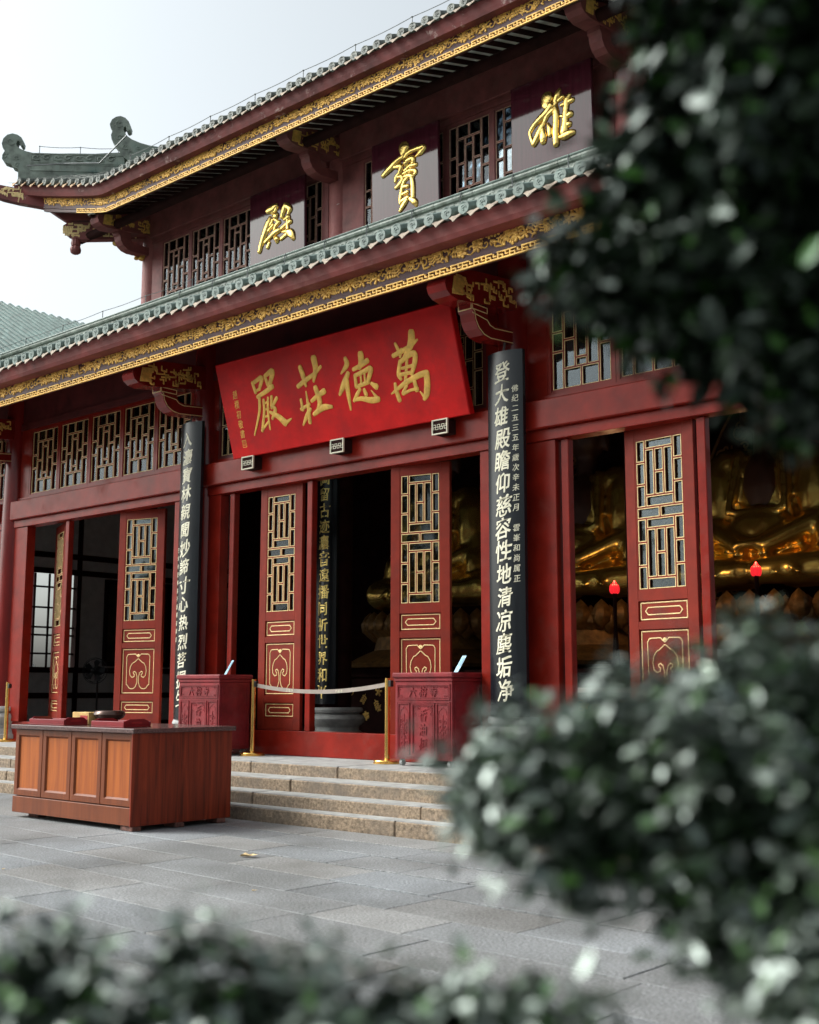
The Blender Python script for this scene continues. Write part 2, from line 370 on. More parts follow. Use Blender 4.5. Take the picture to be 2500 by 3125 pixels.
_TX = {}
def glyph(ch):
    if ch not in _TX:
        c = bpy.data.curves.new('glyph', 'FONT'); c.body = ch; c.size = 1; c.resolution_u = 3
        o = bpy.data.objects.new('glyph', c); COL.objects.link(o)
        dg = bpy.context.evaluated_depsgraph_get(); me = bpy.data.meshes.new_from_object(o.evaluated_get(dg))
        vs = [v.co.copy() for v in me.vertices]; fs = [tuple(p.vertices) for p in me.polygons]
        bpy.data.objects.remove(o); bpy.data.curves.remove(c); bpy.data.meshes.remove(me)
        _TX[ch] = (vs, fs)
    return _TX[ch]
def put_glyph(mb, ch, u, v, size, fn, h=0.003, jit=0.012, shear=0.0, sx=1.0, seed=0, tilt=0.0):
    """centre a character at (u, v); fn(u, v, n) -> point. Given a little brush irregularity and a raised edge."""
    vs, fs = glyph(ch); out = []
    for p in vs:
        a = Vector((p.x*3.1, p.y*3.1, seed*1.7)); x = p.x-0.5 + noise.noise(a)*jit*2.2; y = p.y-0.38 + noise.noise(a+Vector((9, 4, 2)))*jit*2.2
        x += shear*y; y += tilt*x
        out.append((u + x*size*sx, v + y*size))
    k = len(out); e = {}
    for f in fs:
        for i in range(len(f)):
            a, b = f[i], f[(i+1) % len(f)]
            if (b, a) in e: del e[(b, a)]
            else: e[(a, b)] = 1
    top = [fn(a, b, h) for a, b in out]; bot = [fn(a, b, 0) for a, b in out]
    mb.add(top+bot, list(fs) + [(a, b, b+k, a+k) for a, b in e])

# ---------------------------------------------------------------- brush strokes (u, v, width in metres on each board) and ridge outlines (s, z)
RED = [[(3.555,1.075,0.099),(3.533,0.984,0.108),(3.471,0.892,0.083),(3.382,0.812,0.059)],[(3.623,0.978,0.03),(3.541,0.938,0.05)],[(3.279,0.995,0.042),(3.311,0.907,0.054)],[(3.216,0.862,0.059),(3.362,0.89,0.064),(3.508,0.922,0.058)],[(3.358,0.913,0.042),(3.318,0.831,0.037)],[(3.303,0.774,0.057),(3.243,0.635,0.058),(3.266,0.571,0.047)],[(3.302,0.767,0.061),(3.422,0.812,0.064),(3.544,0.831,0.075),(3.529,0.733,0.073),(3.447,0.6,0.053)],[(3.312,0.691,0.037),(3.491,0.696,0.043)],[(3.275,0.622,0.047),(3.457,0.62,0.047)],[(3.418,0.798,0.043),(3.377,0.672,0.044),(3.317,0.51,0.047)],[(3.161,0.526,0.048),(3.161,0.439,0.061),(3.182,0.33,0.068)],[(3.074,0.42,0.021),(3.174,0.459,0.051)],[(3.151,0.448,0.041),(3.327,0.513,0.067),(3.556,0.566,0.075),(3.67,0.573,0.082)],[(3.67,0.573,0.086),(3.652,0.446,0.091),(3.615,0.334,0.089),(3.567,0.28,0.05)],[(3.584,0.283,0.05),(3.525,0.376,0.017)],[(3.335,0.544,0.04),(3.29,0.402,0.041)],[(3.338,0.477,0.04),(3.254,0.393,0.044),(3.382,0.414,0.037),(3.494,0.416,0.047)],[(3.469,0.504,0.057),(3.478,0.404,0.063)],[(2.433,0.971,0.061),(2.438,0.892,0.079),(2.314,0.801,0.025)],[(2.431,0.785,0.064),(2.331,0.669,0.09),(2.229,0.553,0.047)],[(2.383,0.7,0.081),(2.372,0.538,0.068),(2.363,0.339,0.032)],[(2.7,0.976,0.095),(2.687,0.886,0.095),(2.637,0.815,0.056)],[(2.538,0.817,0.057),(2.665,0.841,0.06),(2.787,0.88,0.073)],[(2.543,0.739,0.053),(2.529,0.602,0.053)],[(2.543,0.739,0.053),(2.697,0.761,0.06),(2.822,0.775,0.073),(2.737,0.632,0.06)],[(2.639,0.741,0.035),(2.622,0.62,0.035)],[(2.707,0.752,0.035),(2.689,0.632,0.035)],[(2.531,0.597,0.053),(2.741,0.623,0.056)],[(2.577,0.558,0.05),(2.512,0.499,0.057),(2.446,0.435,0.043)],[(2.466,0.444,0.043),(2.582,0.441,0.06),(2.729,0.399,0.081),(2.847,0.391,0.077)],[(2.843,0.396,0.059),(2.759,0.517,0.014)],[(2.65,0.541,0.049),(2.666,0.482,0.064)],[(2.79,0.595,0.052),(2.854,0.547,0.084)],[(1.897,1.069,0.104),(1.894,0.934,0.089),(1.821,0.791,0.041)],[(1.628,1.006,0.068),(1.649,0.897,0.083),(1.668,0.758,0.045)],[(1.528,0.773,0.064),(1.682,0.827,0.068),(1.856,0.877,0.056)],[(1.988,0.949,0.044),(1.856,0.877,0.063)],[(1.648,0.685,0.023),(1.637,0.497,0.053),(1.614,0.29,0.064)],[(1.53,0.595,0.046),(1.529,0.465,0.049)],[(1.504,0.477,0.049),(1.665,0.516,0.045)],[(1.487,0.273,0.031),(1.587,0.383,0.068),(1.67,0.451,0.049)],[(1.721,0.551,0.053),(1.848,0.6,0.067),(1.965,0.636,0.085)],[(1.831,0.703,0.078),(1.857,0.51,0.082),(1.77,0.383,0.049)],[(1.719,0.379,0.06),(1.894,0.437,0.089),(2.051,0.424,0.048)],[(0.69,0.96,0.056),(0.714,0.829,0.056)],[(0.702,0.958,0.056),(0.88,0.998,0.067),(0.797,0.859,0.052)],[(0.718,0.842,0.04),(0.797,0.859,0.04)],[(0.949,0.999,0.055),(0.969,0.883,0.051)],[(0.952,1.01,0.055),(1.108,1.046,0.082),(1.014,0.889,0.067)],[(0.967,0.875,0.039),(1.02,0.891,0.039)],[(0.737,0.762,0.06),(0.918,0.809,0.067),(1.052,0.85,0.07)],[(0.77,0.75,0.056),(0.71,0.558,0.048),(0.531,0.273,0.024)],[(0.839,0.705,0.044),(0.804,0.544,0.048),(0.699,0.308,0.048)],[(0.824,0.654,0.032),(0.927,0.671,0.032)],[(0.813,0.573,0.03),(0.902,0.584,0.03)],[(0.786,0.48,0.03),(0.875,0.491,0.03)],[(0.928,0.716,0.043),(0.875,0.533,0.044),(0.851,0.306,0.028)],[(0.693,0.312,0.044),(0.858,0.415,0.032)],[(1.002,0.721,0.051),(0.957,0.603,0.039)],[(1.09,0.69,0.055),(0.961,0.578,0.043)],[(0.98,0.6,0.051),(1.024,0.543,0.063),(0.939,0.44,0.047)],[(0.922,0.526,0.047),(1.057,0.447,0.078),(1.162,0.349,0.101)],[(1.159,0.341,0.07),(1.29,0.384,0.023)]]
DIAN = [[(0.509,0.885,0.107),(0.618,0.9,0.116),(0.699,0.919,0.08)],[(0.709,0.905,0.062),(0.674,0.84,0.053),(0.614,0.827,0.04)],[(0.604,0.83,0.053),(0.633,0.777,0.062),(0.691,0.747,0.106)],[(0.535,0.751,0.054),(0.474,0.625,0.103),(0.391,0.475,0.094),(0.306,0.309,0.076),(0.268,0.203,0.068)],[(0.608,0.702,0.044),(0.584,0.656,0.044),(0.538,0.608,0.045)],[(0.774,0.61,0.066),(0.692,0.568,0.057),(0.657,0.503,0.053)],[(0.646,0.707,0.04),(0.712,0.652,0.044),(0.785,0.61,0.044)],[(0.624,0.601,0.049),(0.501,0.521,0.054)],[(0.777,0.464,0.079),(0.659,0.443,0.084),(0.549,0.397,0.067),(0.405,0.337,0.049)],[(0.463,0.516,0.054),(0.399,0.42,0.045)],[(0.655,0.363,0.053),(0.717,0.317,0.088),(0.725,0.271,0.062)],[(0.523,0.3,0.053),(0.481,0.228,0.062)],[(0.935,0.858,0.096),(0.877,0.756,0.079),(0.841,0.677,0.057)],[(0.946,0.863,0.079),(1.047,0.776,0.083),(1.006,0.692,0.052)],[(1.003,0.634,0.087),(0.907,0.622,0.048)],[(1.061,0.545,0.074),(0.986,0.524,0.052)],[(1.003,0.634,0.065),(0.981,0.529,0.052),(0.992,0.424,0.061)],[(0.96,0.52,0.061),(0.831,0.476,0.053)],[(0.849,0.416,0.031),(0.974,0.392,0.078),(1.075,0.329,0.121),(1.137,0.218,0.06)],[(0.961,0.34,0.061),(0.827,0.293,0.057)]]
BAO = [[(0.702,1.046,0.168),(0.698,0.987,0.122),(0.703,0.918,0.069)],[(0.719,0.892,0.05),(0.787,0.939,0.061),(0.906,0.957,0.064),(1.052,0.949,0.071),(1.124,0.937,0.064),(1.06,0.876,0.082),(0.946,0.838,0.026)],[(0.694,0.914,0.061),(0.568,0.884,0.073),(0.439,0.813,0.097),(0.259,0.723,0.066)],[(0.492,0.797,0.058),(0.606,0.777,0.088),(0.639,0.73,0.073),(0.595,0.665,0.046)],[(0.595,0.665,0.05),(0.534,0.609,0.058),(0.517,0.546,0.042)],[(0.641,0.618,0.046),(0.663,0.544,0.057),(0.606,0.473,0.073),(0.533,0.446,0.058)],[(0.543,0.616,0.046),(0.639,0.598,0.046)],[(0.726,0.863,0.042),(0.739,0.785,0.072),(0.736,0.745,0.038)],[(0.74,0.812,0.061),(0.872,0.826,0.083),(0.898,0.764,0.057),(0.858,0.743,0.038)],[(0.715,0.678,0.046),(0.83,0.717,0.057),(0.951,0.705,0.06)],[(0.793,0.742,0.038),(0.729,0.62,0.042)],[(0.842,0.694,0.042),(0.814,0.588,0.042)],[(0.685,0.632,0.046),(0.817,0.647,0.053),(0.924,0.619,0.057),(0.938,0.565,0.049),(0.846,0.552,0.034)],[(0.7,0.581,0.046),(0.813,0.568,0.072),(0.88,0.528,0.072)],[(0.776,0.538,0.053),(0.704,0.499,0.053),(0.653,0.378,0.055),(0.619,0.253,0.053),(0.613,0.16,0.038)],[(0.862,0.52,0.064),(0.881,0.414,0.066),(0.882,0.28,0.066),(0.88,0.181,0.062)],[(0.681,0.418,0.053),(0.781,0.403,0.057)],[(0.666,0.301,0.046),(0.775,0.31,0.049)],[(0.642,0.193,0.053),(0.778,0.216,0.072)],[(0.755,0.189,0.061),(0.681,0.115,0.072),(0.611,0.047,0.053)],[(0.824,0.189,0.06),(0.915,0.111,0.086),(0.945,0.043,0.045)]]
XIONG = [[(0.646,0.941,0.151),(0.634,0.868,0.132),(0.663,0.8,0.094)],[(0.691,0.797,0.106),(0.632,0.734,0.094),(0.517,0.672,0.082),(0.416,0.616,0.06),(0.349,0.549,0.051),(0.337,0.482,0.038),(0.378,0.363,0.048)],[(0.748,0.737,0.075),(0.649,0.688,0.063),(0.588,0.602,0.05)],[(0.585,0.609,0.05),(0.528,0.522,0.079),(0.466,0.424,0.085),(0.401,0.333,0.076)],[(0.555,0.513,0.066),(0.564,0.393,0.094),(0.565,0.317,0.075)],[(0.647,0.557,0.038),(0.675,0.475,0.062),(0.675,0.376,0.05)],[(0.86,0.994,0.043),(0.822,0.922,0.078),(0.781,0.819,0.059),(0.786,0.701,0.078),(0.791,0.583,0.078),(0.776,0.414,0.081),(0.78,0.215,0.08)],[(0.913,0.874,0.052),(0.836,0.842,0.043)],[(1.022,0.863,0.049),(0.979,0.811,0.077),(0.961,0.701,0.071),(0.947,0.59,0.077),(0.939,0.477,0.083),(0.917,0.352,0.098)],[(1.069,0.775,0.064),(0.999,0.77,0.061),(0.878,0.758,0.037)],[(1.032,0.58,0.079),(0.959,0.575,0.061),(0.867,0.602,0.037)],[(1.006,0.438,0.073),(0.917,0.455,0.065)],[(0.853,0.302,0.068),(0.926,0.291,0.104),(1.006,0.297,0.092),(1.062,0.297,0.073)]]
RIDGE1 = [(-0.49,11.457),(-0.521,11.946),(-0.834,11.923),(-1.095,11.899),(-1.565,11.894),(-1.981,11.876),(-2.293,11.881),(-2.45,11.919),(-2.557,11.969),(-2.616,12.012),(-2.636,12.062),(-2.621,12.118),(-2.59,12.13),(-2.568,12.103),(-2.571,12.058),(-2.538,12.023),(-2.508,12.043),(-2.501,12.113),(-2.542,12.204),(-2.622,12.258),(-2.715,12.281),(-2.817,12.252),(-2.891,12.172),(-2.917,12.065),(-2.894,11.976),(-2.852,11.907),(-2.892,11.836),(-2.898,11.747),(-2.854,11.684),(-2.775,11.653),(-2.709,11.641),(-2.689,11.586),(-2.614,11.552),(-2.575,11.545),(-2.565,11.339),(-2.164,11.342),(-1.388,11.391)]
RIDGE2 = [(-0.328,11.685),(-0.517,11.834),(-0.613,11.958),(-0.642,12.041),(-0.696,12.082),(-0.774,12.206),(-0.791,12.304),(-0.76,12.39),(-0.801,12.445),(-0.823,12.529),(-0.782,12.629),(-0.705,12.688),(-0.613,12.708),(-0.52,12.671),(-0.451,12.597),(-0.409,12.499),(-0.416,12.42),(-0.463,12.39),(-0.495,12.417),(-0.492,12.462),(-0.514,12.49),(-0.544,12.472),(-0.547,12.404),(-0.486,12.299),(-0.373,12.218),(-0.213,12.152),(-0.027,12.101),(0.185,12.071),(0.5,12.102),(0.943,12.313),(0.953,11.946),(0.301,11.703)]
HIPBEAM = [(-3.092,11.289),(-2.934,11.21),(-2.569,11.145),(-2.072,11.012),(-1.308,10.7),(-0.841,10.698),(-0.835,10.56),(-1.249,10.523),(-1.61,10.5),(-1.796,10.619),(-2.009,10.765),(-2.555,10.853),(-2.868,10.922),(-3.077,10.999)]
DIAGBEAM = [(-1.657,10.397),(-1.557,10.465),(-0.755,10.494),(-0.051,10.442),(-0.042,10.153),(-0.47,10.157),(-1.284,10.123),(-1.546,10.199),(-1.658,10.293)]
BRACE = [(-0.691,10.165),(-0.557,10.031),(-0.396,9.898),(-0.265,9.832),(-0.132,9.74),(-0.085,9.891),(-0.192,9.971),(-0.561,10.154)]
PEND = [(-1.417,10.202),(-1.407,9.839)]
SPIRE = []

# ---------------------------------------------------------------- setting: ground, paving, platform, steps
tag(MB().box(-140, 120, -60, 160, -0.30, -0.03).build('ground', 'ground'), kind='structure')
def paving():
    rnd = random.Random(3); mb = MB(); cols = []; y = 8.72; a = math.radians(-4)
    while y > -3.5:
        d = rnd.choice([0.42, 0.48, 0.54, 0.60]); x = -30 + rnd.random()*1.5
        while x < 6:
            l = rnd.uniform(0.7, 1.9); g = rnd.uniform(0.003, 0.006); h = rnd.uniform(-0.003, 0.0); n0 = len(mb.v)
            dy = lambda X: -0.05*(X+10)*min(1, max(0, (8.9-y)/2.0))
            x0, x1, y0, y1 = x+g, x+l-g, y-d+g, y-g
            c = 0.003
            P = [(x0, y0+dy(x0)), (x1, y0+dy(x1)), (x1, y1+dy(x1)), (x0, y1+dy(x0))]
            Q = [(x0+c, y0+c+dy(x0)), (x1-c, y0+c+dy(x1)), (x1-c, y1-c+dy(x1)), (x0+c, y1-c+dy(x0))]
            vs = [(p[0], p[1], -0.028) for p in P] + [(p[0], p[1], h-c) for p in P] + [(p[0], p[1], h) for p in Q]
            mb.add(vs, [(8, 9, 10, 11)] + [(i, (i+1) % 4, 4+(i+1) % 4, 4+i) for i in range(4)] + [(4+i, 4+(i+1) % 4, 8+(i+1) % 4, 8+i) for i in range(4)])
            v = rnd.uniform(0.84, 1.12); w = rnd.uniform(-0.02, 0.025) if rnd.random() < 0.75 else 0.04
            cols += [(v*(1+w), v, v*(1-w), 1)]*12
            x += l
        y -= d
    o = mb.build('paving', 'paving')
    at = o.data.color_attributes.new('slab', 'FLOAT_COLOR', 'POINT')
    at.data.foreach_set('color', np.array(cols, dtype=np.float32).ravel())
    return tag(o, kind='structure')
paving()
def steps():
    rnd = random.Random(11); mb = MB(); tp = MB()
    ys = [8.75, 8.96, 9.27, 9.67]; zs = [0.140, 0.272, 0.405, 0.538]
    for i in range(4):
        z0 = -0.02 if i == 0 else zs[i-1]-0.02; x = -30 + rnd.random(); yb = 11.2 if i == 3 else ys[i+1]+0.06
        while x < 6:
            l = rnd.uniform(1.1, 2.7); g = 0.0035; j = rnd.uniform(-0.006, 0.006); jz = rnd.uniform(-0.004, 0.003)
            mb.cbox(x+g, x+l-g, ys[i]+j, yb, z0, zs[i]+jz-0.006, 0.012)
            tp.box(x+g+0.008, x+l-g-0.008, ys[i]+j+0.010, yb-0.002, zs[i]+jz-0.008, zs[i]+jz)
            x += l
    st = tag(mb.build('stone_steps', 'granite'), kind='structure')
    t = tp.build('tread', 'stone'); adopt(t, st)
    tag(MB().box(-30, 6, 11.2, 21, 0.0, 0.545).build('hall_floor', 'floor'), kind='structure')
steps()

# ---------------------------------------------------------------- the hall
HALL = thing('temple_hall', 'red two-storey temple hall with green tiled eaves and gilded friezes behind stone steps', 'temple hall', (-10.8, 10.85, 0.538))
XC = [-24.1, -18.85, -13.6, -8.0, -2.75]
YD = 10.85
def part(name, mb, m, smooth=False, parent=None):
    return mb.build(name, m, parent or HALL, smooth)
def blank(name, loc):  # part that only groups its pieces is avoided: parts are meshes
    pass

# columns with stone bases
BASE = [(0.40, 0.0), (0.40, 0.10), (0.37, 0.11), (0.35, 0.17), (0.30, 0.21), (0.30, 0.26), (0.37, 0.33), (0.385, 0.39), (0.36, 0.44), (0.30, 0.46), (0.30, 0.475), (0.345, 0.49), (0.355, 0.53), (0.34, 0.56), (0.24, 0.565)]
for x in XC:
    c = part('column', MB().lathe([(0.205, 1.08), (0.215, 2.0), (0.215, 3.4), (0.205, 5.0), (0.195, 6.6)], (x, YD, 0), 32), 'column', True)
    b = MB().lathe([(r, 0.538+h) for r, h in BASE], (x, YD, 0), 32).build('base', 'stone', c, True)
for x in XC:       # inner row, carrying the upper storey
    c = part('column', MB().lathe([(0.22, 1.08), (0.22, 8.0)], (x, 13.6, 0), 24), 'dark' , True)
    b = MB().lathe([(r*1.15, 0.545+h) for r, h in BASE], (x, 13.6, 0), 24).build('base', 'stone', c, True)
for x in XC[1:]:
    part('column', MB().lathe([(0.225, 8.0), (0.225, 10.74)], (x, 13.6, 0), 28), 'upcol', True)

# lattices
WIN = [(0, .2, 0, .385), (0, .2, .385, .595), (0, .2, .595, 1), (.8, 1, 0, .38), (.8, 1, .38, .59), (.8, 1, .59, 1),
       (.2, .5, 0, .175), (.5, .8, 0, .175), (.2, .5, .785, 1), (.5, .8, .785, 1),
       (.2, .4, .175, .48), (.2, .4, .48, .785), (.4, .6, .175, .27), (.4, .6, .27, .69), (.4, .6, .69, .785), (.6, .8, .175, .46), (.6, .8, .46, .785)]
DOOR = []
for (a, b, flip) in ((0, .455, 0), (.53, 1, 1)):
    h = b-a
    for k in range(3):
        DOOR += [(0, .2, a+h*k/3, a+h*(k+1)/3), (.8, 1, a+h*k/3, a+h*(k+1)/3)]
    DOOR += [(.2, .8, a, a+h*.145), (.2, .8, b-h*.165, b), (.2, .4, a+h*.145, b-h*.165), (.6, .8, a+h*.145, b-h*.165),
             (.4, .6, a+h*.145, a+h*.49), (.4, .6, a+h*.49, b-h*.165)]
DOOR += [(0, .5, .455, .53), (.5, 1, .455, .53)]
def ring(mb, x0, x1, z0, z1, t, y0, y1):
    o = [(x0, z0), (x1, z0), (x1, z1), (x0, z1)]; i = [(x0+t, z0+t), (x1-t, z0+t), (x1-t, z1-t), (x0+t, z1-t)]
    vs = [(p[0], y0, p[1]) for p in o+i] + [(p[0], y1, p[1]) for p in o+i]; fs = []
    for k in range(4):
        n = (k+1) % 4
        fs += [(k, n, 4+n, 4+k), (8+k, 12+k, 12+n, 8+n), (4+k, 4+n, 12+n, 12+k), (k, 8+k, 8+n, n)]
    mb.add(vs, fs)
def lattice(cells, w, h, x=0, z=0, y=0, a=0.010, g=0.0055, d=0.035):
    """w x h lattice with its lower left corner at (x, z); returns red bars, gold rims"""
    r = MB(); gl = MB()
    ring(r, x-0.012, x+w+0.012, z-0.012, z+h+0.012, 0.0118, y-0.004, y+d)
    for (c0, c1, r0, r1) in cells:
        x0, x1, z0, z1 = x+c0*w, x+c1*w, z+h-r1*h, z+h-r0*h
        ring(r, x0, x1, z0, z1, a, y, y+d)
        ring(gl, x0+a, x1-a, z0+a, z1-a, g, y-0.003, y+0.008)
    return r, gl

def make_window(x, z, w, h, y, wood, edge='goldline', fw=0.045):
    fr = MB(); ring(fr, x-fw-0.012, x+w+fw+0.012, z-fw-0.012, z+h+fw+0.012, fw, y-0.012, y+0.06)
    f = part('window', fr, wood)
    r, g = lattice(WIN, w, h, x, z, y+0.004)
    r.build('lattice', wood, f); g.build('gold_rim', edge, f)
    MB().box(x, x+w, y+0.030, y+0.034, z, z+h).build('glass', 'glass', f)
    return f

# lower storey, bay by bay
for i in range(len(XC)-1):
    a, b = XC[i], XC[i+1]; mid = (i == 2)
    part('threshold', MB().cbox(a+0.19, b-0.19, 10.80, 10.96, 0.538, 0.855, 0.008), 'red')
    part('beam', MB().cbox(a+0.17, b-0.17, 10.66, 10.95, 4.262, 4.585, 0.012), 'red')
    part('door_head', MB().cbox(a+0.19, b-0.19, 10.735, 10.93, 4.135, 4.261, 0.006), 'red')
    for s, x in ((1, a), (-1, b)):
        j0, j1 = sorted((x+s*0.19, x+s*(0.46 if mid else 0.60)))
        part('jamb', MB().cbox(j0, j1, 10.76, 10.92, 0.856, 4.134, 0.006), 'red')
    part('window_sill', MB().box(a+0.18, b-0.18, 10.78, 10.92, 4.586, 4.650), 'red')
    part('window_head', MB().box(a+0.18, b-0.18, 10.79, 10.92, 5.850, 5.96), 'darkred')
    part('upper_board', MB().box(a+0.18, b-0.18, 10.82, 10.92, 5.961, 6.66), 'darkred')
    n = 6 if mid else 5
    x0, x1 = (a+0.36, b-0.36) if mid else (a+0.53, b-0.19)
    pitch = 0.815 if mid else 0.895; ww = 0.71 if mid else 0.775
    for k in range(n):
        x = x0 + k*pitch
        if x+ww+0.05 > b-0.16: ww = b-0.18-x-0.06
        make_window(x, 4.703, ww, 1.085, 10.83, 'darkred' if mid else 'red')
    xs = [a+0.16] + [x0+k*pitch-0.058 for k in range(n)]
    part('mullion', MB().box(a+0.18, x0-0.058, 10.815, 10.905, 4.651, 5.849), 'red')
    xe = x+ww+0.058
    if b-0.18 > xe+.004: part('mullion', MB().box(xe, b-0.18, 10.815, 10.905, 4.651, 5.849), 'red')

# door leaves
def ruyi():
    L = [(660, 1605), (590, 1607), (578, 1611), (570, 1625), (566, 1632), (567, 1770), (569, 1903), (578, 1908), (586, 1918), (598, 1936), (620, 1945), (645, 1943), (668, 1922), (682, 1880), (682, 1830), (672, 1790), (655, 1775), (640, 1782), (643, 1797), (655, 1806), (650, 1826), (628, 1834), (607, 1812), (600, 1770), (608, 1728), (628, 1695), (650, 1684), (668, 1668), (687, 1652)]
    return [((x-690)/330.0, 0.5-(y-1560)/425.0) for x, y in L]
RU = ruyi()
def make_leaf(w):
    """door leaf, local frame: x from 0 to w, y into the hall, z from 0 to 3.28"""
    H = 3.28; s = 0.128; y0, y1 = 0.0, 0.055; mb = MB()
    lz0, lz1 = 1.565, 3.155
    rects = [(0.16, 0.36), (0.455, 1.155), (1.235, 1.45)]
    c = 0.004
    mb.cbox(0, s, y0, y1, 0, H, c); mb.cbox(w-s, w, y0, y1, 0, H, c)
    zs = [0] + [v for r in rects for v in r] + [lz0-0.012, lz1+0.012, H]
    for k in range(0, len(zs), 2): mb.box(s, w-s, y0+0.0015, y1-0.0015, zs[k], zs[k+1])
    for r in rects: mb.box(s-0.004, w-s+0.004, y0+0.022, y1-0.012, r[0]-0.004, r[1]+0.004)
    o = mb.build('door_leaf', 'door')
    r, g = lattice(DOOR, w-2*s-0.024, lz1-lz0, s+0.012, lz0, y0+0.008, a=0.0085, g=0.0075)
    for q in (r.build('lattice', 'door'), g.build('gold_rim', 'goldline'), MB().box(s, w-s, 0.034, 0.038, lz0, lz1).build('glass', 'glass')):
        q.parent = o
    gl = MB(); fn = lambda u, v, n: (u, y0+0.022-n, v); t = 0.013
    def line(p): 
        for q in range(len(p)-1): stroke(gl, [(p[q][0], p[q][1], t), (p[q+1][0], p[q+1][1], t)], fn, 0.7, 0.005, k=1, m=5)
    for r in rects:
        x0, x1, z0, z1 = s+0.020, w-s-0.020, r[0]+0.022, r[1]-0.022
        line([(x0, z0), (x1, z0), (x1, z1), (x0, z1), (x0, z0)])
        cx, cz = w/2, (r[0]+r[1])/2
        if r[1]-r[0] < 0.4:
            a, b = (x1-x0)*0.40, (z1-z0)*0.22; e = b*0.9
            line([(cx-a, cz), (cx-a+e*.5, cz+b*.55), (cx-a+e, cz+b), (cx+a-e, cz+b), (cx+a-e*.5, cz+b*.55), (cx+a, cz), (cx+a-e*.5, cz-b*.55), (cx+a-e, cz-b), (cx-a+e, cz-b), (cx-a+e*.5, cz-b*.55), (cx-a, cz)])
        else:
            W, Hh = (x1-x0), (z1-z0)
            for sg in (1, -1): line([(cx+sg*u*W, cz+v*Hh) for u, v in RU])
            line([(cx-W*0.09, cz+Hh*0.394), (cx-W*0.035, cz+Hh*0.345), (cx, cz+Hh*0.325), (cx+W*0.035, cz+Hh*0.345), (cx+W*0.09, cz+Hh*0.394)])
            for q in range(5): stroke(gl, [(cx, cz+Hh*.355, 0.02), (cx+0.022*math.cos(PI*q/4), cz+Hh*.355+0.022*math.sin(PI*q/4), 0.018)], fn, 0.7, 0.006, k=1, m=5)
    q = gl.build('gilded_line', 'goldline'); q.parent = o
    return o
LEAF = {}
def leaf(w, x, y, ang):
    k = round(w, 2)
    if k not in LEAF:
        o = LEAF[k] = make_leaf(w)
    else: o = copy_tree(LEAF[k])
    adopt(o, HALL); o.location = (x, y, 0.857); o.rotation_euler = (0, 0, math.radians(ang))
leaf(0.89, -15.69, 10.84, 14.4)                     # left bay, standing ajar
leaf(0.82, -12.385, 10.855, 1.0)                    # middle bay
leaf(0.82, -9.90, 10.80, 12.7)
leaf(0.87, -6.635, 10.95, -6.4)
leaf(0.89, -18.12, 11.23, -22)                     # left bay, swung into the hall
for x in (-12.94, -17.10, -7.31, -5.66, -11.36):
    part('door_post', MB().cbox(x-0.045, x+0.055, 10.80, 10.90, 0.857, 4.13, 0.008), 'red')
for i in (0,):
    for k in range(5): leaf(0.89, -23.6+k*0.9, 10.85, 0)

# eave sections -----------------------------------------------------------
def lift_low(x): return 0.0, 0.0
def lift_up(x):
    d = max(0.0, -18.25-x, x+3.35)
    return 0.25*d*d/(d+0.08) if d > 0 else 0.0, -0.30*(d/2.4)**2
def sweep(mb, prof, xs, Y0, Z0, lf):
    n = len(prof); vs = []
    for x in xs:
        l, f = lf(x); vs += [(x, Y0+dy+f, Z0+dz+l) for dy, dz in prof]
    fs = [(i*n+k, i*n+(k+1) % n, (i+1)*n+(k+1) % n, (i+1)*n+k) for i in range(len(xs)-1) for k in range(n)]
    fs += [tuple(range(n))[::-1], tuple(range((len(xs)-1)*n, len(xs)*n))]
    mb.add(vs, fs)
def motif(mb, u, v, s, fn, rnd):
    """one gilt carved motif of size s centred on (u, v)"""
    kind = rnd.random(); a0 = rnd.random()*6.28
    if kind < 0.30:
        n = rnd.choice([5, 6, 7])
        for q in range(n):
            a = a0+q*2*PI/n; stroke(mb, [(u+.12*s*math.cos(a), v+.12*s*math.sin(a), s*.20), (u+.42*s*math.cos(a), v+.42*s*math.sin(a), s*.26)], fn, 0.6, 0.03, k=1, m=5)
        stroke(mb, [(u-.04*s, v, s*.3), (u+.04*s, v, s*.3)], fn, 0.9, 0.04, k=1, m=5)
    elif kind < 0.62:
        e = rnd.choice([-1, 1]); c = a0
        P = lambda x, y: (u+s*(x*math.cos(c)-y*math.sin(c)), v+s*(x*math.sin(c)+y*math.cos(c)))
        stroke(mb, [(*P(-.5, -.1), s*.09), (*P(-.1, .12*e), s*.10), (*P(.45, -.05), s*.07)], fn, 0.8, 0.02, k=2, m=5)
        for q in (-.3, -.05, .2, .4):
            for w in (-1, 1):
                stroke(mb, [(*P(q, 0), s*.10), (*P(q+.13, .26*w), s*.22)], fn, 0.6, 0.025, k=1, m=5)
    elif kind < 0.82:
        e = rnd.choice([-1, 1]); pts = []
        for q in range(8):
            a = a0+e*q*0.85; r = s*(0.08+0.052*q); pts.append((u+r*math.cos(a), v+r*math.sin(a), s*(.16-.009*q)))
        stroke(mb, pts, fn, 0.7, 0.025, k=2, m=5)
        stroke(mb, [(pts[-1][0], pts[-1][1], s*.14), (pts[-1][0]+.3*s*e, pts[-1][1]+.1*s, s*.2)], fn, 0.6, 0.02, k=1, m=5)
    else:
        for q in range(7):
            a = rnd.random()*6.28; r = s*.33*rnd.random()**.5; b = rnd.random()*6.28
            stroke(mb, [(u+r*math.cos(a), v+r*math.sin(a), s*.22), (u+r*math.cos(a)+.25*s*math.cos(b), v+r*math.sin(a)+.25*s*math.sin(b), s*.13)], fn, 0.8, 0.035, k=1, m=5)
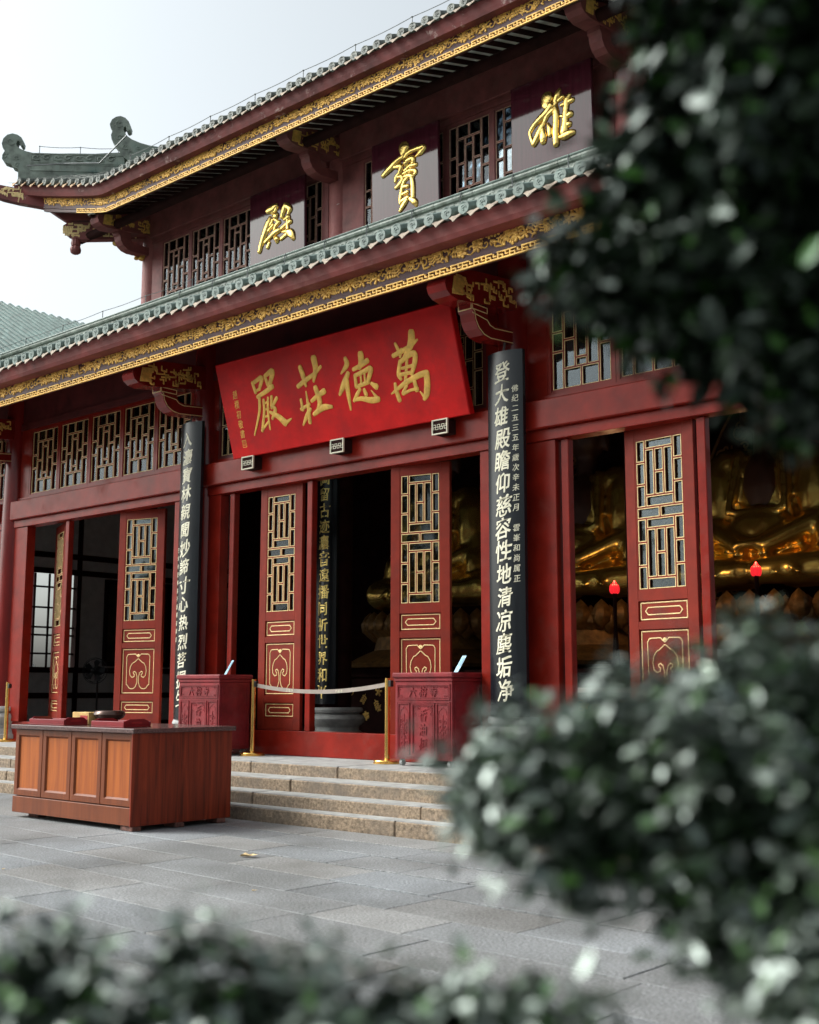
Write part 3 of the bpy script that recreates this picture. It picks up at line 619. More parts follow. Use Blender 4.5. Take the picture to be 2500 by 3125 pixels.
def carve(x0, x1, Y, Z0, Z1, lf, seed, wob=True):
    rnd = random.Random(seed); mb = MB(); H = Z1-Z0
    def fn(u, v, n):
        l, f = lf(u); return (u, Y+f-n*1.5, v+l)
    u = x0; q = 0
    while u < x1:
        s = H*rnd.uniform(.48, .62)
        motif(mb, u, Z0+H*(.30+.05*rnd.random()), s, fn, rnd)
        motif(mb, u+rnd.uniform(.03, .07), Z0+H*(.70+.06*rnd.random()), s*.92, fn, rnd)
        if q % 3 == 0: motif(mb, u+.05, Z0+H*.5, s*.7, fn, rnd)
        q += 1; u += H*rnd.uniform(.36, .44)
    u = x0+1.1
    while u < x1-1:        # angular cartouche ends
        for e in (-1, 1):
            c = u+e*.55
            for p in ([(c-.10*e, Z0+.10*H), (c-.02*e, Z0+.06*H), (c+.07*e, Z0+.93*H), (c-.12*e, Z0+.93*H), (c-.10*e, Z0+.68*H)],):
                for k in range(len(p)-1): stroke(mb, [(*p[k], H*.09), (*p[k+1], H*.09)], fn, 0.8, 0.04, k=1, m=5)
        u += 3.3
    return mb
def chain(x0, x1, Y, Z0, Z1, lf, unit=0.155):
    mb = MB(); H = Z1-Z0; t = 0.014
    def bx(xa, xb, za, zb):
        la, fa = lf(xa); lb, fb = lf(xb)
        mb.hexa([(xa, Y+fa-.022, za+la), (xb, Y+fb-.022, za+lb), (xb, Y+fb, za+lb), (xa, Y+fa, za+la), (xa, Y+fa-.022, zb+la), (xb, Y+fb-.022, zb+lb), (xb, Y+fb, zb+lb), (xa, Y+fa, zb+la)])
    x = x0; q = 0
    while x < x1:
        u = unit
        bx(x, x+u, Z0, Z0+t*1.15)
        if q % 2: bx(x, x+u*.62, Z1-t, Z1)
        else: bx(x, x+u, Z1-t, Z1)
        m0, m1 = Z0+t*1.15, Z1-t
        bx(x+.02*u, x+.13*u, m0, m1); bx(x+.13*u, x+.5*u, (m0+m1)/2-t*.45, (m0+m1)/2+t*.45)
        bx(x+.42*u, x+.52*u, m0, (m0+m1)/2-t*.45)
        bx(x+.66*u, x+.77*u, m0+.2*H, m1); bx(x+.77*u, x+.95*u, m0+.2*H, m0+.2*H+t*.9)
        x += u; q += 1
    return mb
def eave(x0, x1, Y0, Z0, lf, tile_m, disc_m, drip_m, fas_m, seed, prof, cv, hip=False):
    sp = 0.2345; xs = [x1-k*sp for k in range(int((x1-x0)/sp)+1)]
    jr = random.Random(seed); tubes = MB(); discs = MB(); drips = MB(); warm = MB(); sheet = []
    for x in xs:
        l, f = lf(x); y0, z0 = Y0+f+jr.uniform(-.012, .012), Z0+l+jr.uniform(-.007, .007); x += jr.uniform(-.008, .008)
        L = [(dy, dz) for dy, dz in prof]
        if hip:
            ymax = min(x+32.3, -x+10.8) if (x < -18.9 or x > -2.7) else 99
        else: ymax = 99
        path = []
        for k_, (dy, dz) in enumerate(L):
            yy = y0+dy
            if yy > ymax:
                e_, g_ = L[k_-1]; tt = (ymax-y0-e_)/(dy-e_)
                path.append((x, ymax, z0+g_+(dz-g_)*tt)); break
            path.append((x, yy, z0+dz))
        if len(path) > 1 and path[-1][1]-path[0][1] > 0.15:
            # tube in overlapping lengths, each slightly tapered
            fin = []; rad = []
            for p, q in zip(path[:-1], path[1:]):
                n = max(1, int((q[1]-p[1])/0.30))
                for k in range(n):
                    a = Vector(p).lerp(Vector(q), k/n); b = Vector(p).lerp(Vector(q), (k+1)/n - 0.02/n)
                    fin += [a, b]; rad += [0.066, 0.059]
            tubes.tube(fin, rad, 8)
        discs.lathe([(0.070, -0.018), (0.074, -0.012), (0.074, 0.02), (0.064, 0.022)], (x, y0, z0), 16, 'y')
        discs.lathe([(0.056, -0.0182), (0.056, -0.0130)], (x, y0, z0), 16, 'y')
        fn = lambda u, v, n, x=x, y0=y0, z0=z0: (x+u, y0-0.0182-n, z0+v)
        r = random.Random(int(x*91)); 
        stroke(discs, [(.03*math.cos(a), .03*math.sin(a), .016) for a in (0, 1.2, 2.4, 3.6, 4.8)], fn, .9, .006, k=1, m=5)
        stroke(discs, [(-.012, -.008, .02), (.012, .010, .02)], fn, .9, .006, k=1, m=5)
        xm = x-sp/2; lm, fm = lf(xm); D = warm if (hip and xm < -18.6) else drips
        w = sp/2-0.045
        pl = [(-w-.02, .012), (-w*.5, -.012), (0, -.02), (w*.5, -.012), (w+.02, .012), (w+.012, -.028), (w*.62, -.052), (0, -.098), (-w*.62, -.052), (-w-.012, -.028)]
        D.prism(pl, lambda a, b, d, xm=xm, y=Y0+fm, z=Z0+lm: (xm+a, y+d+0.015+b*0.55-0.02, z-.035+b), 0.0, 0.014)
        pl2 = [(-w-.02, .0), (-w*.5, -.026), (0, -.034), (w*.5, -.026), (w+.02, .0), (w+.02, -.012), (w*.5, -.04), (0, -.048), (-w*.5, -.04), (-w-.02, -.012)]
        D.prism(pl2, lambda a, b, d, xm=xm, y=Y0+fm, z=Z0+lm: (xm+a, y+0.005+d, z-.02+b+d*.42), 0.0, 0.28)
    return tubes, discs, drips, warm
LOWPROF = [(0.0, 0.0), (0.8, 0.34), (1.8, 0.80), (2.8, 1.32), (3.75, 1.86)]
UPPROF = [(0.0, 0.0), (0.8, 0.38), (2.0, 1.05), (3.4, 1.95), (5.1, 3.2)]
def roof_sheet(x0, x1, Y0, Z0, lf, prof, hip=False):
    mb = MB(); xs = np.arange(x0, x1+0.01, 0.47); n = len(prof)
    cols = []
    for x in xs:
        l, f = lf(x)
        ymax = min(x+32.3, -x+10.8) if hip and (x < -18.9 or x > -2.7) else 99
        lim = max(0.02, ymax-Y0-f); py = [q[0] for q in prof]; pz = [q[1] for q in prof]
        cols.append([(x, Y0+f+min(dy, lim)+0.02, Z0+l+float(np.interp(min(dy, lim), py, pz))-0.045) for dy, dz in prof])
    vs = [p for c in cols for p in c]
    fs = [(i*n+k, (i+1)*n+k, (i+1)*n+k+1, i*n+k+1) for i in range(len(cols)-1) for k in range(n-1)]
    return mb.add(vs, fs)

# lower roof
LY, LZ = 9.10, 6.28
t, d, dr, w_ = eave(-27.5, 3.0, LY, LZ, lift_low, 'tile', 'tile', 'drip', 'fascia', 1, LOWPROF, None)
roof = part('lower_roof', roof_sheet(-27.7, 3.1, LY, LZ, lift_low, LOWPROF), 'tileold')
t.build('tile_roll', 'tile', roof, True); d.build('tile_end', 'tile', roof, True); dr.build('drip_tile', 'drip', roof)
# carved ridge band at the head of the lower roof
BY = 12.9
rb = MB(); rel = MB(); rnd = random.Random(5)
x = -27.6; prof = [(0.0, 8.05), (0.0, 8.20), (-0.02, 8.22), (-0.02, 8.245), (0.012, 8.26), (0.012, 8.455), (-0.02, 8.47), (-0.035, 8.50), (-0.035, 8.525), (-0.01, 8.545), (0.2, 8.545), (0.2, 8.05)]
while x < -0.5:
    w = 0.37
    vs = [(x+0.003, BY+a, z) for a, z in prof] + [(x+w-0.003, BY+a, z) for a, z in prof]; n = len(prof)
    rb.add(vs, [tuple(range(n))[::-1], tuple(range(n, 2*n))] + [(i, (i+1) % n, n+(i+1) % n, n+i) for i in range(n)])
    fn = lambda u, v, n_, x=x: (x+u, BY+0.012-n_, v)
    if -25 < x < -4:
        for c, e, g in ((.10, 1, .03), (.27, -1, -.03)):
            pts = [(c+(.015+.0105*q)*math.cos(q*.95*e+g), 8.355+(.015+.0105*q)*math.sin(q*.95*e+g), .026-.001*q) for q in range(8)]
            stroke(rel, pts, fn, .8, .018, k=2, m=5)
        stroke(rel, [(.02, 8.29, .02), (.10, 8.275, .024), (.19, 8.35, .022), (.27, 8.435, .024), (.35, 8.42, .02)], fn, .8, .016, k=3, m=5)
        for q in range(5):
            u, v = rnd.uniform(.03, .34), rnd.uniform(8.285, 8.43); stroke(rel, [(u, v, .022), (u+rnd.uniform(-.03, .03), v+rnd.uniform(-.03, .03), .03)], fn, .7, .014, k=1, m=5)
    x += w
band = part('roof_ridge', rb, 'ridge'); rel.build('scroll_relief', 'ridge', band, True)
capb = MB().tube([(-27.6, BY-0.02, 8.552), (-0.5, BY-0.02, 8.552)], 0.022, 8); capb.build('glazed_cap', 'tile', band, True)
xs_low = [-27.6, 3.0]
fb = MB(); sweep(fb, [(0.055, -0.118), (0.03, -0.07), (0.32, -0.03), (0.32, -0.235), (0.10, -0.238), (0.075, -0.19)], np.linspace(-27.6, 3.0, 60), LY, LZ, lift_low)
part('eave_board', fb, 'fascia')
fz = MB(); sweep(fz, [(0.30, -0.08), (0.36, -0.08), (0.36, -0.505), (0.30, -0.505), (0.30, -0.455), (0.287, -0.445), (0.287, -0.425), (0.30, -0.415)], [-27.6, 3.0], LY, LZ, lift_low)
fr = part('eave_frieze', fz, 'frieze')
carve(-18.6, -4.6, LY+0.30, LZ-0.395, LZ-0.135, lift_low, 21).build('gilt_carving', 'gold', fr, True)
chain(-18.6, -4.6, LY+0.297, LZ-0.522, LZ-0.438, lift_low).build('gilt_fret', 'goldp', fr)
# lower soffit
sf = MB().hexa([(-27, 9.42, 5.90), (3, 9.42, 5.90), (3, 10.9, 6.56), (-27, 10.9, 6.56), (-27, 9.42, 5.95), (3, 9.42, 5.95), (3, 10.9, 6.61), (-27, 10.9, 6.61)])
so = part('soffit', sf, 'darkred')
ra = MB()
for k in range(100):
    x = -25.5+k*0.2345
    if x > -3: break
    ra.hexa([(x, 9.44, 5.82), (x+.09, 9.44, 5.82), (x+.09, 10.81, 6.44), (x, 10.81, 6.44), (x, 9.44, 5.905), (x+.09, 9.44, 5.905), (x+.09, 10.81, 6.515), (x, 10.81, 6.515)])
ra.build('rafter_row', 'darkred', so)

# brackets under both eaves
ARM = [(9.43, 5.70), (9.46, 5.63), (9.53, 5.585), (9.65, 5.565), (9.95, 5.60), (10.70, 5.70), (10.70, 6.05), (9.95, 5.97), (9.65, 5.90), (9.48, 5.82)]
LOW = [(9.93, 5.615), (9.93, 5.535), (9.965, 5.51), (9.985, 5.42), (10.04, 5.34), (10.13, 5.285), (10.25, 5.265), (10.68, 5.30), (10.68, 5.46), (10.34, 5.43), (10.24, 5.46), (10.21, 5.52), (10.21, 5.62)]
def bracket(x, dy, dz, wood, gild, edge):
    fx = lambda a, b, d: (x+d, a+dy, b+dz)
    o = part('bracket', MB().prism(ARM, fx, -0.13, 0.13).prism(LOW, fx, -0.10, 0.10), wood)
    rnd = random.Random(int(x*7)+int(dz)); g = MB()
    fn = lambda u, v, n: (x+0.131+n, u+dy, v+dz)
    top = lambda y: 5.90+(y-9.65)*0.13; bot = lambda y: 5.57+(y-9.65)*0.125
    for q in range(34):
        y = rnd.uniform(9.62, 10.60); v = rnd.uniform(bot(y)+.04, top(y)-.03); s = rnd.choice([.06, .09, .12]); e = rnd.choice([-1, 1])
        p = [(y, v), (y+s, v+.012), (y+s, v+.05*e)] if q % 2 else [(y, v), (y, v+.055*e), (y+s*.7, v+.06*e), (y+s*.7, v+.03*e)]
        p = [(a, min(max(b, bot(a)+.02), top(a)-.02)) for a, b in p]
        for k in range(len(p)-1): stroke(g, [(*p[k], .026), (*p[k+1], .026)], fn, .6, .010, k=1, m=5)
    for q in range(9):
        y = 9.56+q*.02; stroke(g, [(y, bot(y)+.06, .02), (y+.03, top(y)-.08, .024)], fn, .6, .010, k=1, m=5)
    g.build('gilt_carving', gild, o, True)
    if edge:
        e = MB(); f2 = lambda u, v, n: (x+0.101+n, u+dy, v+dz)
        P = [LOW[k] for k in (1, 2, 3, 4, 5, 6, 7)]
        P = [(a+.012, b+.012) for a, b in P]
        for k in range(len(P)-1): stroke(e, [(*P[k], .011), (*P[k+1], .011)], f2, .6, .004, k=1, m=5)
        P = [(9.94, 5.50), (10.2, 5.47), (10.25, 5.425), (10.34, 5.405), (10.67, 5.435)]
        for k in range(len(P)-1): stroke(e, [(*P[k], .011), (*P[k+1], .011)], f2, .6, .004, k=1, m=5)
        P = [(9.937, 5.605), (10.2, 5.605), (10.2, 5.545), (9.937, 5.545), (9.937, 5.605)]
        for k in range(4): stroke(e, [(*P[k], .012), (*P[k+1], .012)], f2, .6, .004, k=1, m=5)
        f3 = lambda u, v, n: (x+u, 9.93+dy-n, v+dz)
        P = [(-.09, 5.605), (.09, 5.605), (.09, 5.545), (-.09, 5.545), (-.09, 5.605)]
        for k in range(4): stroke(e, [(*P[k], .013), (*P[k+1], .013)], f3, .6, .004, k=1, m=5)
        e.build('gold_edge', 'goldline', o)
for x in XC[:4]: bracket(x, 0, 0, 'column', 'gold', True)
for x in XC[1:4]: bracket(x, 2.76, 4.52, 'upper', 'gold', False)

# upper storey
UY, UZ = 11.85, 10.72
t, d, dr, w_ = eave(-20.75, -0.85, UY, UZ, lift_up, 'tileold', 'tileold', 'drip', 'fascia', 2, UPPROF, None, hip=True)
uroof = part('upper_roof', roof_sheet(-20.9, -0.7, UY, UZ, lift_up, UPPROF, True), 'tileold')
t.build('tile_roll', 'tileold', uroof, True); d.build('tile_end', 'tileold', uroof, True); dr.build('drip_tile', 'drip', uroof); w_.build('clay_drip_tile', 'dripw', uroof)
# left slope of the upper roof
MB().add([(-20.75, 11.56, 11.25), (-18.9, 13.4, 11.55), (-16.4, 15.9, 12.9), (-16.4, 20, 12.9), (-19.7, 20, 11.0), (-19.7, 13.6, 11.2)], [(0, 1, 2, 3, 4, 5)]).build('left_slope', 'tileold', uroof)
xs = list(np.concatenate([np.linspace(-20.75, -18.2, 14), np.linspace(-18, -3.6, 20), np.linspace(-3.3, -0.9, 12)]))
fb = MB(); sweep(fb, [(0.055, -0.118), (0.03, -0.07), (0.32, -0.03), (0.32, -0.25), (0.10, -0.252), (0.075, -0.19)], xs, UY, UZ, lift_up)
part('eave_board', fb, 'fasciaold')
xf = [x for x in xs if -20.3 < x < -1.3]
fz = MB(); sweep(fz, [(0.25, -0.08), (0.31, -0.08), (0.31, -0.53), (0.25, -0.53), (0.25, -0.475), (0.237, -0.465), (0.237, -0.445), (0.25, -0.435)], xf, UY, UZ, lift_up)
fr = part('eave_frieze', fz, 'frieze')
carve(-20.1, -5.0, UY+0.25, UZ-0.415, UZ-0.155, lift_up, 33).build('gilt_carving', 'gold', fr, True)
chain(-19.2, -5.0, UY+0.247, UZ-0.545, UZ-0.458, lift_up).build('gilt_fret', 'goldp', fr)
# soffit: limewashed boards between dark rafters
sb = MB().hexa([(-18.95, 12.12, 10.30), (-2, 12.12, 10.30), (-2, 13.5, 10.72), (-18.95, 13.5, 10.72), (-18.95, 12.12, 10.33), (-2, 12.12, 10.33), (-2, 13.5, 10.75), (-18.95, 13.5, 10.75)])
so = part('soffit', sb, 'cream'); k = 0
x = -18.95
while x < -3:
    MB().hexa([(x, 12.13, 10.26), (x+.085, 12.13, 10.26), (x+.085, 13.45, 10.665), (x, 13.45, 10.665), (x, 12.13, 10.30), (x+.085, 12.13, 10.30), (x+.085, 13.45, 10.705), (x, 13.45, 10.705)]).build('rafter', 'dark', so)
    x += 0.2345
part('purlin', MB().tube([(-19.95, 12.62, 10.21), (-1.7, 12.62, 10.21)], 0.085, 14), 'dark', True)
# left return of the soffit
sb = MB().hexa([(-19.6, 13.2, 10.66), (-18.9, 13.25, 10.98), (-18.9, 20, 10.90), (-19.95, 20, 10.42), (-19.6, 13.2, 10.69), (-18.9, 13.25, 11.01), (-18.9, 20, 10.93), (-19.95, 20, 10.45)])
so = part('soffit', sb, 'cream'); y = 13.25
while y < 16:
    MB().hexa([(-19.6, y, 10.58), (-18.95, y, 10.88), (-18.95, y+.14, 10.88), (-19.6, y+.14, 10.58), (-19.6, y, 10.65), (-18.95, y, 10.95), (-18.95, y+.14, 10.95), (-19.6, y+.14, 10.65)]).build('rafter', 'upper', so)
    y += 0.32
eb = MB()
for (ya, za, yb, zb_) in ((13.6, .16, 14.2, .12), (14.2, .12, 20, .12)):
    eb.hexa([(-20.0, ya, 10.25+za), (-19.93, ya, 10.25+za), (-19.93, yb, 10.25+zb_), (-20.0, yb, 10.25+zb_), (-20.0, ya, 10.66+za), (-19.93, ya, 10.66+za), (-19.93, yb, 10.66+zb_), (-20.0, yb, 10.66+zb_)])
part('eave_board', eb, 'fasciaold')
# walls of the upper storey
for i in range(1, 4):
    a, b = XC[i], XC[i+1]
    part('beam', MB().cbox(a+0.15, b-0.15, 13.36, 13.62, 10.14, 10.74, 0.01), 'upper')
    part('window_head', MB().box(a+0.17, b-0.17, 13.42, 13.56, 10.04, 10.139), 'upper')
    part('sill_wall', MB().box(a+0.17, b-0.17, 13.42, 13.56, 7.9, 8.60), 'upper')
    n = 6 if i == 2 else 5; pitch = (0.87 if i == 2 else 0.905); ww = pitch-0.115; x0 = a+0.51 if i == 1 else (a+0.36)
    if i == 2: n = 5; pitch = 0.90; ww = 0.785; x0 = -12.93
    part('mullion', MB().box(a+0.17, x0-0.058, 13.44, 13.54, 8.601, 10.039), 'upper')
    for k in range(n):
        x = x0+k*pitch; w = min(ww, b-0.20-x-0.06)
        if w > 0.2: make_window(x, 8.66, w, 1.32, 13.45, 'upper', 'upline'); xe = x+w+0.058
    if b-0.17 > xe+.004: part('mullion', MB().box(xe, b-0.17, 13.44, 13.54, 8.601, 10.039), 'upper')
# left end wall of the upper storey: window bays seen through the front lattices
part('beam', MB().box(-18.97, -18.75, 13.8, 20, 9.95, 10.7), 'upper')
part('sill_wall', MB().box(-18.95, -18.78, 13.8, 20, 7.9, 8.60), 'upper')
for k in range(7):
    y = 13.85+k*0.88
    f = MB().box(-18.93, -18.82, y, y+0.05, 8.6, 9.95)
    o = part('window', f, 'upper'); g = MB()
    for c in (.2, .4, .6, .8): g.box(-18.89, -18.86, y+.05+c*.83-.009, y+.05+c*.83+.009, 8.6, 9.95)
    for c in (8.82, 9.25, 9.7): g.box(-18.888, -18.862, y+.05, y+.88, c-.009, c+.009)
    g.build('lattice', 'upper', o)
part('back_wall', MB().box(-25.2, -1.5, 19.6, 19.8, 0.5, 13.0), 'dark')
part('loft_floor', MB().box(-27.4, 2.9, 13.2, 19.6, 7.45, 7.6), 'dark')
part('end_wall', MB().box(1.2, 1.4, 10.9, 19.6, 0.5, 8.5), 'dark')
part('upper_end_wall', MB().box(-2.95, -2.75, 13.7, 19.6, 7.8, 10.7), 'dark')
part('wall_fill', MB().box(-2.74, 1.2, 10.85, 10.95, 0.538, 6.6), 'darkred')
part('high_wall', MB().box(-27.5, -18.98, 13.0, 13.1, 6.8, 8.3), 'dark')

# corner of the upper roof: hip ridges, hip beam, diagonal bracket, pendant
S2 = 2**-0.5
def hipf(s, z, d): return (-18.85+s*S2+d*S2, 13.45+s*S2-d*S2, z)
r1 = part('hip_ridge', MB().prism(RIDGE1, hipf, -0.10, 0.10), 'ridgedark')
r2 = MB().prism(RIDGE2, hipf, -0.11, 0.11).build('upper_scroll', 'ridgedark', r1)
rl = MB(); fn = lambda u, v, n: hipf(u, v, 0.10+n); fn2 = lambda u, v, n: hipf(u, v, 0.11+n)
for k in range(4):
    c = -2.12+k*0.42
    for e, o_ in ((1, -.11), (-1, .10)):
        stroke(rl, [(c+o_+(.02+.012*q)*math.cos(q*.9*e), 11.79+(.015+.008*q)*math.sin(q*.9*e), .032) for q in range(7)], fn, 1.2, .03, k=2, m=5)
    stroke(rl, [(c-.18, 11.74, .02), (c-.05, 11.83, .025), (c+.07, 11.75, .025), (c+.18, 11.83, .02)], fn, .8, .016, k=3, m=5)
for (z, w) in ((11.87, .028), (11.685, .024), (11.655, .020), (11.52, .03)): stroke(rl, [(-2.33, z, w), (-1.4, z, w), (-.55, z, w)], fn, .8, .014, k=3, m=5)
for (z0, z1, u) in ((11.52, 11.88, -2.33), (11.52, 11.87, -1.91), (11.52, 11.87, -1.49), (11.52, 11.87, -1.07), (11.52, 11.87, -.66)): stroke(rl, [(u, z0, .018), (u, z1, .018)], fn, .7, .012, k=1, m=5)
for (cx, cz, r, e) in ((-2.74, 12.12, .085, 1), (-2.84, 11.80, .06, -1), (-2.62, 11.78, .05, 1), (-2.6, 11.62, .05, -1)):
    stroke(rl, [(cx+r*(.25+.12*q)*math.cos(q*.8*e), cz+r*(.25+.12*q)*math.sin(q*.8*e), .026) for q in range(8)], fn, .8, .02, k=2, m=5)
for (cx, cz, r, e) in ((-.64, 12.55, .08, 1), (-.62, 12.24, .06, -1), (-.50, 12.06, .06, 1), (-.40, 11.92, .05, -1), (-.25, 12.05, .04, 1)):
    stroke(rl, [(cx+r*(.25+.12*q)*math.cos(q*.8*e), cz+r*(.25+.12*q)*math.sin(q*.8*e), .026) for q in range(8)], fn2, .8, .02, k=2, m=5)
rl.build('scroll_relief', 'ridgedark', r1, True)
hb = part('hip_beam', MB().prism(HIPBEAM, hipf, -0.09, 0.09), 'fasciaold')
g = MB(); fn = lambda u, v, n: hipf(u, v, 0.09+n); rnd = random.Random(9)
for k in range(16):
    u = -2.95+rnd.random()*.42; v = 11.07+rnd.uniform(-.08, .08)-(u+2.75)*.12
    p = [(u, v), (u+.09, v), (u+.09, v+rnd.choice([-.05, .05]))]
    for q in range(2): stroke(g, [(*p[q], .028), (*p[q+1], .028)], fn, .6, .01, k=1, m=5)
stroke(g, [(-2.54, 10.86, .02), (-2.50, 11.13, .02)], fn, .6, .01, k=1, m=5)
g.build('gilt_carving', 'goldline', hb)
db = part('corner_bracket', MB().prism(DIAGBEAM, hipf, -0.085, 0.085), 'upper')
g = MB(); fn = lambda u, v, n: hipf(u, v, 0.085+n)
for k in range(40):
    u = rnd.uniform(-1.62, -.15); v = rnd.uniform(10.19, 10.44); s = rnd.choice([.07, .1, .14])
    p = [(u, v), (u+s, v), (u+s, min(10.45, max(10.18, v+rnd.choice([-.06, .06]))))]
    for q in range(2): stroke(g, [(*p[q], .034), (*p[q+1], .034)], fn, .6, .012, k=1, m=5)
for k in range(6): stroke(g, [(-1.64+k*.03, 10.24, .03), (-1.64+k*.035, 10.38, .03)], fn, .6, .012, k=1, m=5)
g.build('gilt_carving', 'goldline', db)
pc = hipf(-1.41, 0, 0)
MB().lathe([(0.095, 10.20), (0.095, 10.155), (0.08, 10.145), (0.085, 10.12), (0.098, 10.06), (0.088, 10.015), (0.07, 10.01), (0.095, 9.99), (0.112, 9.94), (0.10, 9.88), (0.06, 9.85), (0.0, 9.83)], (pc[0], pc[1], 0), 20, flute=1).build('hanging_pendant', 'upper', db, True)
g = MB()
for (u, v, r) in ((-.62, 10.08, .08), (-.5, 10.03, .09), (-.4, 9.96, .08), (-.3, 9.90, .08), (-.2, 9.86, .08), (-.55, 10.13, .07), (-.12, 9.78, .07), (-.22, 9.78, .05), (-.44, 10.08, .08), (-.3, 10.0, .09), (-.12, 9.9, .1)):
    c = hipf(u, v, 0.02); g.ell(c, (r, r, r*.7), 10, 6)
for k in range(12):
    u = -.62+k*.045; c = 10.06-(u+.6)*.52; stroke(g, [(u, c, .03), (u+.05, c+.04, .045), (u+.07, c-.02, .03)], lambda a, b, n: hipf(a, b, .085+n), .9, .03, k=2, m=5)
g.build('dragon_brace', 'gold', db, True)

# lightning conductor on both eaves
def wire_run(pts, up, r=0.006):
    w = MB(); n = len(pts)
    tops = [(p[0], p[1], p[2]+up) for p in pts]
    for a, b in zip(tops[:-1], tops[1:]):
        m = [tuple(a[i]+(b[i]-a[i])*k/4 - (0.02*math.sin(PI*k/4) if i == 2 else 0) for i in range(3)) for k in range(5)]
        w.tube(m, r, 5)
    for p, q in zip(pts, tops): w.tube([p, q], 0.008, 5); w.ell((q[0], q[1], q[2]), (.018, .018, .012), 6, 4)
    return w
part('lightning_wire', wire_run([(x, UY+0.25, UZ+0.16) for x in np.arange(-17.6, -5, 1.15)], 0.20), 'wire')
part('lightning_wire', wire_run([(x, BY, 8.56) for x in np.arange(-26.5, -15.5, 1.4)], 0.16), 'wire')
part('lightning_wire', wire_run([hipf(s, 11.9, 0) for s in (-2.2, -1.4, -.65)], 0.17), 'wire')
part('lightning_wire', MB().tube([hipf(-2.35, 11.52, .3), hipf(-1.6, 11.52, .45), (-18.9, 12.3, 11.40), (-17.9, 12.2, 11.6)], 0.014, 6), 'wire')
cl = MB()
for x in np.arange(-17, -5, .94):
    cl.tube([(x, BY-.03, 8.57), (x, BY-.06, 8.5), (x+.02, BY-.08, 8.35), (x+.06, BY-.3, 8.2)], 0.009, 5)
cl.build('wire_clip', 'wire', band)

# ---------------------------------------------------------------- plaques and couplet boards (hung on the hall: things of their own)
def board_frame(P0, U, V):
    P0, U, V = Vector(P0), Vector(U).normalized(), Vector(V).normalized(); N = U.cross(V)   # N faces the viewer (-y)
    return lambda u, v, n: tuple(P0 + U*u + V*v + N*n)
def plaque(name, label, fn, w, h, th, m, strokes, gold, hf, hm, group=None, cat='plaque'):
    o = thing(name, label, cat, fn(w/2, 0, 0), group)
    mb = MB(); c = 0.012
    a = [(0, 0), (w, 0), (w, h), (0, h)]; b = [(c, c), (w-c, c), (w-c, h-c), (c, h-c)]
    vs = [fn(x, y, -th) for x, y in a] + [fn(x, y, -c) for x, y in a] + [fn(x, y, 0) for x, y in b]
    mb.add(vs, [(3, 2, 1, 0), (8, 9, 10, 11)] + [(i, (i+1) % 4, 4+(i+1) % 4, 4+i) for i in range(4)] + [(4+i, 4+(i+1) % 4, 8+(i+1) % 4, 8+i) for i in range(4)])
    mb.build('board', m, o)
    g = MB()
    for k, s in enumerate(strokes): stroke(g, s, fn, hf, hm, base=0.0008+0.0004*(k % 9), k=6, m=9)
    g.build('calligraphy', gold, o, True)
    return o
rv = Vector((0, -0.37, 1.265)).normalized()
fr_red = board_frame((-12.6, 10.52, 4.53), (1, 0, 0), rv)
o = plaque('name_plaque', 'large vermilion plaque with four gold characters leaning out over the middle doorway', fr_red, 4.19, 1.318, 0.09, 'plaquered', RED, 'goldp', 0.35, 0.012)
g = MB()
for k, ch in enumerate('趙樸初敬書'): put_glyph(g, ch, 0.295, 0.86-k*0.135, 0.12, fr_red, 0.003, 0.02, 0.12, 0.8, k)
ring_fn = fr_red
for (a, b, c, d_) in ((.255, .135, .335, .141), (.255, .229, .335, .235), (.255, .141, .261, .229), (.329, .141, .335, .229)):
    g.add([fr_red(a, b, .003), fr_red(c, b, .003), fr_red(c, d_, .003), fr_red(a, d_, .003)], [(0, 1, 2, 3)])
for k in range(3):
    for q in range(2): stroke(g, [(.272+k*.02, .155+q*.04, .006), (.272+k*.02, .185+q*.04, .006)], fr_red, .6, .003, k=1, m=5)
g.build('inscription', 'goldp', o)
for nm, x0, st, lab in (('roof_plaque', -15.48, DIAN, 'plum lacquered plaque with one raised gold character nearest the roof corner'),
                        ('roof_plaque', -12.52, BAO, 'plum lacquered plaque with one raised gold character just right of the upper column'),
                        ('roof_plaque', -9.74, XIONG, 'plum lacquered plaque with one raised gold character beside the dark tree')):
    fn = board_frame((x0, 13.2, 8.60), (1, 0, 0), (0, -0.03, 1.29))
    dv = 0.1403
    st2 = [[(u, v+dv, w*1.34) for u, v, w in s] for s in st]
    plaque(nm, lab, fn, 1.40 if x0 < -10 else 1.385, 1.435, 0.05, 'plaqueup', st2, 'goldbright', 0.75, 0.045, 'plaques of the upper storey')
# three small blocks the red plaque rests on
for x, lab in ((-12.27, 'small cream-edged block under the left end of the vermilion plaque'), (-10.55, 'small cream-edged block under the middle of the vermilion plaque'), (-8.845, 'small cream-edged block under the right end of the vermilion plaque')):
    o = thing('plaque_block', lab, 'bracket block', (x, 10.56, 4.36), 'blocks under the vermilion plaque')
    b = MB().cbox(x-0.112, x+0.112, 10.50, 10.665, 4.36, 4.53, 0.008)
    b.build('block', 'dark', o)
    r = MB(); ring(r, x-0.118, x+0.118, 4.355, 4.535, 0.014, 10.487, 10.512)
    fn = lambda u, v, n, x=x: (x+u, 10.500-n, 4.445+v)
    for k in (-1, 0, 1): put_glyph(r, '卍', k*0.066, 0, 0.080, fn, 0.006, 0.0, -0.05, 1, 0)
    r.build('cream_sign', 'letter', o)
    MB().box(x-0.03, x+0.03, 10.53, 10.60, 4.536, 4.575).build('peg', 'bark', o)

